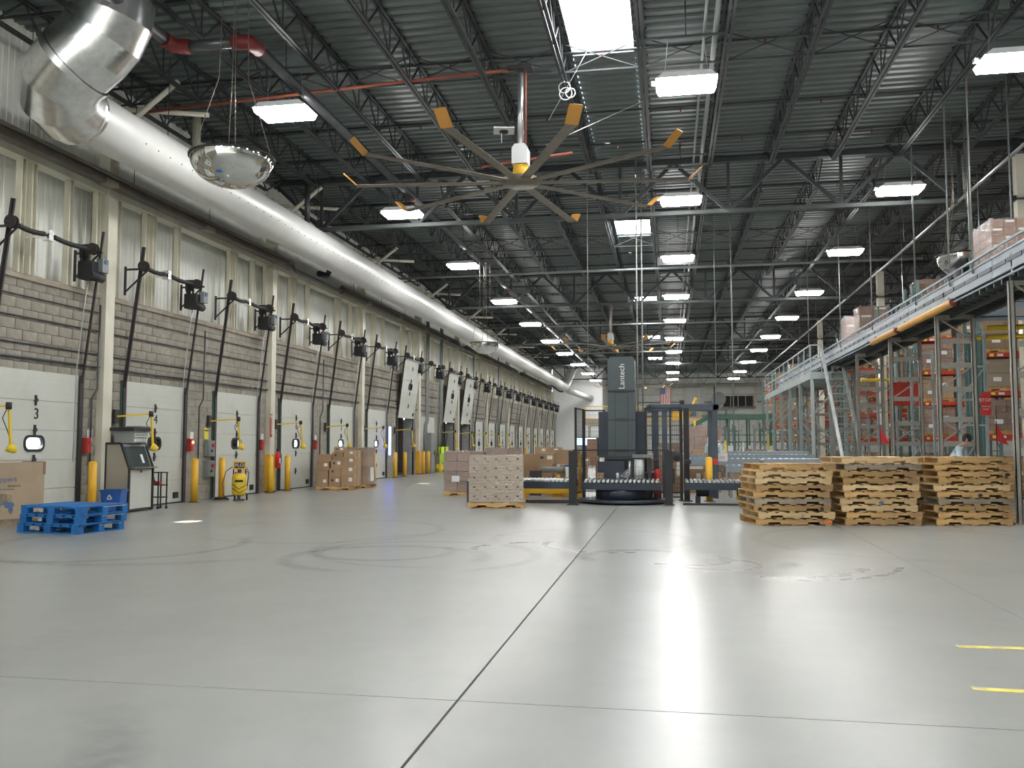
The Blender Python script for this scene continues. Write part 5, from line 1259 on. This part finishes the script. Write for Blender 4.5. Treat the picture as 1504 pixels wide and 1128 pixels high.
for i, (a, b) in enumerate(((20.2, 24.6), (25.0, 27.9))):
    t = thing('guard_tube', f'orange yellow tube under the edge of the elevated conveyor, {"nearer longer" if i == 0 else "farther shorter"} one', 'tube', (6.07, a, 4.5), 0, 'orange yellow tubes')
    MB().tube([(0, 0, 0), (0, b-a, 0)], .085, 20, False).build('tube', m_gy, t); MB().tube([(0, .02, 0), (0, .03, 0)], .083, 20).build('red_inside', m_red, t)
    MB().box(-.02, .3, .05, .06, .36, .14).build('clip', m_conv, t); MB().box(-.02, b-a-.4, .05, .06, b-a-.34, .14).build('clip', m_conv, t)
for i, (x0, x1, y, z) in enumerate(((6.45, 8.2, 31.5, 3.62), (8.05, 11, 24.2, 4.42), (7.7, 11, 24.6, 4.22))):
    tag(MB().tube([(x0, y, z), (x1, y, z+.02)], .055 if i == 0 else .07, 12).build('yellow_tube', m_yel2), ('thin yellow tube crossing between the rear steel frames', 'upper yellow tube sticking out above the near racks', 'lower yellow tube just under the other near racks')[i], 'tube')
# hanging rods carrying the conveyor
for i, (x, y) in enumerate(((6.1, 19), (6.1, 20.5), (7.4, 20.5), (6.1, 23.2), (7.4, 23.2), (6.1, 28), (5.5, 36.3), (7.4, 17.6), (6.1, 33))):
    tag(MB().tube([(x, y, 4.9), (x, y, 9.6)], .02, 6).build('hanger_rod', m_lpipe), f'thin steel rod hanging from the roof to the elevated conveyor, {ORD[i]} of them', 'rod', 'conveyor hanger rods')
for i, (x, y, z0) in enumerate(((-.87, 25, .0), (-.74, 25.4, 0), (2.1, 30, 1.2), (1.55, 30, 1.3), (-2.25, 24.8, 3.7))):
    tag(MB().tube([(x, y, z0), (x, y, 9.6)], .022 if i < 3 else .012, 6).build('drop_pole', m_lpipe), f'thin vertical power pole dropping from the roof behind the wrapping line, {ORD[i]} of them', 'pole', 'power drop poles')
# loads riding on the elevated conveyor
def elev_load(lab, x, y, dim, nx, nz, mat=m_card3):
    t = thing('wrapped_load', lab, 'wrapped load', (x, y, 4.92), 0); W_, D_, H_ = dim
    me = MB().box(-W_/nx/2+.004, -D_/6+.004, 0, W_/nx/2-.004, D_/6-.004, H_/nz-.006).mesh('carton', mat); lb = MB().box(-W_/nx*.35, -D_/6-.002, H_/nz*.55, W_/nx*.35, -D_/6+.002, H_/nz*.8).mesh('printed_strip', m_label)
    for i in range(nx):
        for j in range(3):
            for k in range(nz):
                if j == 1 and 0 < i < nx-1: continue
                o = obj('carton', me, t, (-W_/2+W_/nx*(i+.5), -D_/3+D_/3*j, .12+H_/nz*k))
                if j == 0 and (i+k) % 2 == 0: obj('printed_strip', lb, o)
    MB().box(-W_/2-.02, -D_/2-.02, .1, W_/2+.02, D_/2+.02, .14+H_).build('stretch_film', m_film, t)
    MB().box(-W_/2, -D_/2, 0, W_/2, D_/2, .10).build('pallet', m_wood2, t)
elev_load('film-wrapped brown carton load riding the elevated conveyor, largest and nearest', 7.0, 19.7, (.95, 1.1, 1.0), 4, 6)
elev_load('small wrapped load on the elevated conveyor left of the white column', 6.75, 31.2, (.9, .9, 1.0), 2, 4)
elev_load('farther small wrapped load on the elevated conveyor', 6.75, 33.6, (.9, .9, 1.0), 2, 4)
# green frame posts standing on the conveyor
for i, (x, y) in enumerate(((6.5, 24.5), (7.2, 24.5), (6.9, 21.6), (7.1, 21.9), (6.5, 29.0), (7.1, 29.2))):
    tag(MB().box(x-.03, y-.03, 4.92, x+.03, y+.03, 5.75).build('stop_post', m_green), f'short green post standing on the elevated conveyor bed, {ORD[i]} of six', 'post', 'green posts on the conveyor')

# mezzanine platform with railing and ladder
t = thing('mezzanine_platform', 'pale grey steel platform with railing on tall posts at the right', 'platform', (5.5, 36.0, 0))
PW, PL, PZ = 1.35, 16.5, 4.22
for j in range(4): MB().box(.03, j*PL/4, PZ, PW, (j+1)*PL/4-.02, PZ+.04).build('deck_plate', m_plat, t)
MB().box(-.02, 0, PZ-.22, .03, PL, PZ+.06).build('edge_beam', m_plat, t); MB().box(PW-.03, 0, PZ-.22, PW+.02, PL, PZ+.06).build('edge_beam', m_plat, t); MB().box(-.02, -.03, PZ-.22, PW, .02, PZ+.06).build('edge_beam', m_plat, t)
for z in (PZ+.6, PZ+1.12): MB().bar((0, 0, z), (0, PL, z), .045).build('handrail', m_plat, t); MB().bar((0, 0, z), (.42, 0, z), .045).build('handrail', m_plat, t); MB().bar((PW, 0, z), (PW, PL, z), .045).build('handrail', m_plat, t)
for j in range(11): MB().box(-.02, j*PL/10-.02, PZ, .02, j*PL/10+.02, PZ+1.12).build('rail_post', m_plat, t); MB().box(PW-.02, j*PL/10-.02, PZ, PW+.02, j*PL/10+.02, PZ+1.12).build('rail_post', m_plat, t)
MB().box(.40, -.02, PZ, .44, .02, PZ+1.12).build('rail_post', m_plat, t)
for j in range(6):
    y = [.1, 3.3, 6.6, 9.9, 13.2, 16.4][j]
    for x in (.06, PW-.06): MB().box(x-.06, y-.06, 0, x+.06, y+.06, PZ-.2).build('support_post', m_plat, t)
    MB().bar((.06, y, 2.6), (PW-.06, y, 4.0), .05).build('diagonal_brace', m_plat, t); MB().bar((.06, y, 2.4), (PW-.06, y, 1.0), .05).build('diagonal_brace', m_plat, t)
t = thing('ship_ladder', 'steep galvanised ladder leaning up to the platform corner', 'ladder', (5.5+.42, 36.0, 0))
lw = .66; top_ = Vector((0, 0, 5.2)); bot = Vector((0, -4.6, 0)); m_lad = M('pale_ladder_steel', (.52, .56, .56), .45, .3)
for x in (0, lw):
    for dx in (-.035, .035): MB().bar(bot+Vector((x+dx, 0, 0)), top_+Vector((x+dx, 0, 0)), .03, .12).build('stringer', m_lad, t)
    MB().bar(bot+Vector((x, .35, .5)), top_+Vector((x, .35, .4)), .035).build('handrail', m_lad, t)
for i in range(15):
    f = (i+.5)/18; p = bot.lerp(top_, f); MB().box(.03, p.y-.09, p.z-.015, lw-.03, p.y+.09, p.z+.015).build('tread', m_plat, t)

# right hand building columns
for i, y in enumerate((25.2, 41.2, 57.2)):
    t = thing('building_column', f'cream building column among the racks, {ORD[i]} from the camera', 'column', (9.35, y, 0), 0, 'rack side columns')
    MB().box(-.14, -.14, 0, .14, .14, 9.2).build('shaft', m_cream, t); MB().box(-.2, -.2, 0, .2, .2, .03).build('base_plate', m_dark, t); MB().box(-.2, -.17, 7.95, .2, .17, 8.0).build('cap_plate', m_joist2, t)

# ================================================================== pallet racks
rack_label = 'red and green pallet rack'
BW = 2.75; LV = [1.72, 2.95, 4.05, 5.25, 6.4]
def rack(x0, y, nb, lab, lv=LV):
    t = thing('pallet_rack', lab, 'rack', (x0, y, 0), 0, 'pallet racks')
    up_me = MB()
    for yy in (0, 1.05): up_me.box(-.045, yy-.04, 0, .045, yy+.04, 7.2)
    up_ = up_me.mesh('upright', m_green)
    br = MB()
    for i in range(7): br.bar((0, .0 if i % 2 else 1.05, .2+i*1.0), (0, 1.05 if i % 2 else 0, 1.1+i*1.0), .03); br.bar((0, 0, .2+i), (0, 1.05, .2+i), .03)
    brm = br.mesh('frame_bracing', m_green)
    bm = MB().box(.05, -.03, -.13, BW-.05, .03, 0).mesh('beam', m_redp)
    lbm = MB().box(0, -.003, 0, .11, 0, .08).mesh('location_label', m_sign); lbw = MB().box(0, -.003, 0, .16, 0, .07).mesh('location_label', m_label)
    for i in range(nb+1): obj('upright', up_, t, (i*BW, 0, 0)); obj('frame_bracing', brm, t, (i*BW, 0, 0))
    for i in range(nb):
        for z in lv:
            for yy in (0, 1.05):
                b = obj('beam', bm, t, (i*BW, yy, z))
                if yy == 0: obj('location_label', lbm, b, (.3, -.033, -.11)); obj('location_label', lbw, b, (.5, -.033, -.105)); obj('location_label', lbm, b, (1.6, -.033, -.11))
    return t
lt = [small_load('x', (0, 0, 0), 0, 2, 2, 2, (1.12, 1.0, .82), m_card, True), small_load('x', (0, 0, 0), 0, 4, 2, 5, (1.12, 1.0, .85), m_card3, True), small_load('x', (0, 0, 0), 0, 3, 2, 3, (1.1, 1.0, .80), m_card, False, nm='carton_load'), small_load('x', (0, 0, 0), 0, 1, 1, 2, (1.08, .95, .80), m_card2, True)]
used = [False]*4
RY = [27.0, 33.5, 40.0, 46.5, 53.0, 59.5, 67.0, 75.0, 84.0]
rnd = random.Random(5)
lvn = ['floor', 'first shelf', 'second shelf', 'third shelf', 'fourth shelf', 'top shelf']
for i, y in enumerate(RY):
    nb = 1 if i < 1 else 2
    x0 = 8.72 if i < 2 else 8.6
    if i in (2, 4): x0 = 9.75
    rack(x0, y, nb, f'red and green pallet rack full of cartons, {ORD[i]} row from the camera')
    for b in range(nb):
        for li, z in enumerate([0]+LV):
            for s in (0, 1):
                if rnd.random() < (.12 if i else .0): continue
                ty = rnd.randrange(4)
                if i == 0: ty = [(2, 2), (1, 1), (3, 3), (0, 2), (1, 0), (2, 1)][li][s]
                x = x0+b*BW+.72+s*1.30
                lab = f'carton load, {ORD[i]} rack row, {lvn[li]}, {"first" if b == 0 else "second"} bay, {"left" if s == 0 else "right"} place'
                z = z+.002
                if not used[ty]: used[ty] = True; o = lt[ty]; o.location = (x, y+.52, z); o['label'] = lab; o['group'] = 'carton loads on the racks'
                else: copy_tree(lt[ty], None, lab, (x, y+.52, z), None, 'carton loads on the racks')
# posts, flags and the stop sign at the rack end
t = thing('stop_sign', 'red stop sign hanging at the end of the near rack', 'sign', (7.86, 23.9, 2.45))
n = 8; rr_ = .23
MB().prism([(rr_*math.cos(R(22.5+45*i))*.62, rr_*math.sin(R(22.5+45*i))+.1) for i in range(8)], 0, .015).build('octagon', m_redpl, t)
MB().prism([(-.12, -.28), (.12, -.28), (.135, -.1), (-.135, -.1)], 0, .014).build('lower_plate', m_redpl, t)
text('lettering', 'STOP', .115, m_label, t, (0, -.004, .10), FY, .002); text('lettering', 'WATCH', .05, m_label, t, (0, -.004, -.06), FY, .002); text('lettering', 'YOUR', .05, m_label, t, (0, -.004, -.13), FY, .002)
MB().tube([(0, .02, -.3), (0, .02, 6.2)], .012, 5).build('cord', m_alu, t)
for i, x in enumerate((7.55, 7.85, 8.15)):
    tag(MB().box(x-.04, 24.9, 0, x+.04, 24.98, 4.4).build('green_post', m_green), f'tall green steel post at the near rack end, {ORD[i]} from the left', 'post', 'green posts at the rack end')
for i, (x, y) in enumerate(((7.75, 22.9), (7.0, 30), (5.9, 26.5))):
    t = thing('safety_pennant', f'small red safety flag on a thin pole near the racks, {ORD[i]} from the camera', 'flag', (x, y, 1.2), 0, 'red safety pennants'); MB().prism([(0, .75), (0, .32), (.26, .22)], 0, .01).build('cloth', m_redpl, t); MB().tube([(0, 0, -1.2), (0, 0, .8)], .012, 5).build('pole', m_black, t)
t = thing('hanging_sign', 'plain red panel hung between the frames and racks', 'panel', (7.95, 31.8, 2.75)); MB().box(-.45, 0, 0, .5, .05, .75).build('sheet', m_redp, t); MB().box(-.45, .0, .75, .5, .05, .8).build('rim', m_redp, t); MB().tube([(0, .02, .8), (0, .02, 6.85)], .01, 5).build('cord', m_alu, t)
for i, (x, y) in enumerate(((4.9, 22.6), (7.0, 24), (5.6, 24.5))):
    tag(MB().lathe([(0, 0), (.19, 0), (.03, .70), (0, .72)], 14, (x, y, 0)).build('traffic_cone', m_orange if i else m_mezzg), f'floor cone behind the wooden pallet stacks, {ORD[i]} of three', 'cone', 'floor cones')

# green mezzanine and lift machinery far behind
t = thing('green_mezzanine', 'dark green steel walkway on thin legs before the far wall', 'mezzanine', (2.6, 60, 0))
MB().box(0, 0, 3.1, 4.2, 2.0, 3.42).build('deck', m_mezzg, t); MB().prism([(-1.6, 2.2), (0, 3.1), (0, 3.42), (-1.6, 2.5)], 0, 2).build('ramp', m_mezzg, t)
for x in (.05, 1.3, 2.6, 4.0):
    for y in (.05, 1.9): MB().box(x-.05, y-.05, 0, x+.05, y+.05, 3.1).build('leg', m_mezzg, t)
for x in (.7, 1.9, 3.2): MB().box(x, .0, 1.6, x+.03, .1, 3.1).build('brace', m_mezzg, t)
MB().box(0, .0, 1.55, 4.2, .05, 1.62).build('brace', m_mezzg, t)
for i, (x, y, h) in enumerate(((1.75, 38, 1.9), (2.55, 42, 1.6), (4.9, 46, 1.9), (3.2, 40, 1.5), (1.0, 36, 2.4), (-.2, 34, 2.3))):
    tag(MB().box(x-.04, y-.04, 0, x+.04, y+.04, h).build('yellow_post', m_yel2 if i != 3 else m_pwhite), f'{"thin yellow" if i != 3 else "white"} post in the machine area behind the conveyors, {ORD[i]} of six', 'post', 'machine area posts')
t = thing('yellow_machine', 'yellow machine on the pale mezzanine behind the gantry', 'machine', (.9, 70, 3.35)); MB().box(-.7, -.5, 0, .5, .5, .7).build('body', m_yel, t); MB().box(-.4, -.4, .7, .2, .4, 1.1).build('cab', m_yel2, t); MB().tube([(.5, 0, .2), (1.2, 0, 1.7)], .12, 8).build('boom', m_yel, t)
t = thing('pale_mezzanine', 'long pale mezzanine floor with orange edge behind the gantry', 'mezzanine', (-6.5, 69, 0)); MB().box(0, 0, 2.9, 9.0, 4, 3.3).build('deck', m_kiosk, t); MB().box(0, -.05, 3.3, 9, 0, 3.42).build('orange_edge', m_gy, t)
for x in (.3, 3, 6, 8.7): MB().box(x-.1, .1, 0, x+.1, .3, 2.9).build('leg', m_kiosk, t)
for x in (0, 1.8, 3.6, 5.4, 7.2, 8.9): MB().box(x-.03, 0, 3.4, x+.03, .06, 4.4).build('rail_post', m_yel2, t)
MB().box(0, 0, 4.35, 9, .06, 4.42).build('handrail', m_yel2, t)
t = thing('lit_screen', 'small bright blue screen on the far wall at the end of the dock', 'screen', (-5.6, 60, 1.3)); MB().box(-.75, 0, 0, .75, .06, .62).build('frame', m_black, t); MB().box(-.68, -.01, .06, .68, 0, .56).build('display', m_screen, t); MB().box(-.04, .02, -1.3, .04, .06, 0).build('stand', m_black, t)
t = thing('wall_cabinet', 'grey blue control cabinet on the far wall right of the gantry', 'cabinet', (1.9, 75, 3.35)); MB().box(-.5, 0, 0, .5, .4, 1.1).build('body', m_graybox, t); MB().box(-.3, -.03, .4, .3, 0, .8).build('cabinet_door', m_gant, t); MB().box(-.5, 0, -3.35, .5, .4, 0).build('plinth', m_graybox, t)
t = thing('round_vent', 'grey round ventilator beside the dark louvre on the far wall', 'vent', (5.4, 100, 6.1)); MB().tube([(0, -.3, .3), (0, .2, .3)], .8, 18).build('drum', m_graybox, t); MB().box(-1.0, -.2, -.9, 1.0, .5, -.6).build('shelf', m_graybox, t); MB().box(-.9, 0, -5.2-.9, -.7, .2, -.9).build('leg', m_graybox, t); MB().box(.7, 0, -5.2-.9, .9, .2, -.9).build('leg', m_graybox, t)
for i, (x, y, w_, h) in enumerate(((-4.9, 60, 1.4, 1.9), (-3.4, 45, .5, 1.75), (-3.0, 40, .4, 1.5))):
    t = thing('machine_cabinet', ('reddish brown stacked cabinet at the end of the dock', 'dark blue machine cabinet left of the wrapper', 'black machine cabinet just left of the wrapper mast')[i], 'cabinet', (x, y, 0)); MB().box(-w_/2, 0, 0, w_/2, .5, h).build('body', (m_card3, m_navy, m_black)[i], t); MB().box(-w_/2+.05, -.02, .1, w_/2-.05, 0, h-.1).build('cabinet_door', (m_card3, m_navy, m_black)[i], t)
print('objects', len(bpy.data.objects), 'tris', sum(len(m.polygons) for m in bpy.data.meshes)*2)

# more machine clutter behind the conveyors
gconv('distant grey conveyor before the green walkway', 2.2, 5.0, 34.0, 34.9, 1.15, (.1, 1.4, 2.6))
gconv('middle grey conveyor behind the pale shirted worker', .3, 4.9, 31.6, 32.5, 1.05, (.1, 1.6, 3.0, 4.4))
for i in range(9):
    x, y = 2.4+.42*i+.2*(i % 3), 47+3.1*(i % 4)
    t = thing('machine_rack', f'dark green thin machine rack under the green walkway, {ORD[i]} from the left', 'frame', (x, y, 0), 0, 'green machine frames')
    for dx in (0, .55): MB().box(dx-.03, -.03, 0, dx+.03, .03, 2.3+.15*(i % 3)).build('post', m_mezzg if i % 2 else m_graybox, t)
    for z in (.7, 1.5, 2.2): MB().box(0, -.025, z, .55, .025, z+.05).build('rail', m_mezzg if i % 2 else m_graybox, t)
    MB().bar((0, 0, .75), (.55, 0, 1.5), .03).build('brace', m_graybox, t)
for i in range(12):
    x, y = [1.9, 2.6, 3.3, 4.0, 4.7, 5.3, .4, 1.0, 3.0, 3.7, 4.4, 5.0][i], 48+(i % 4)*2.3
    carton('carton', f'far brown carton {ORD[i]} of the row under the green walkway', (.62, .5, .95+.2*(i % 3)), (x, y, 0), 0, (m_card, m_card3, m_pwhite)[i % 3], 'far cartons under the walkway')
# second row of support frames behind the first
for i, y in enumerate((19.6, 24.1, 28.6, 33.1, 37.6)):
    t = thing('rear_frame', f'pale grey rear support frame behind the taupe frames, {ORD[i]} from the camera', 'frame', (7.32, y, 0), 0, 'rear support frames')
    for dx in (0, .62): MB().box(dx-.035, -.035, 0, dx+.035, .035, 4.3).build('upright', m_plat, t)
    for z in (.5, 1.9, 2.55, 3.4, 4.2): MB().box(0, -.02, z, .62, .02, z+.05).build('cross_member', m_plat, t)
    MB().bar((0, 0, 2.6), (.62, 0, 3.4), .03).build('diagonal_brace', m_plat, t)
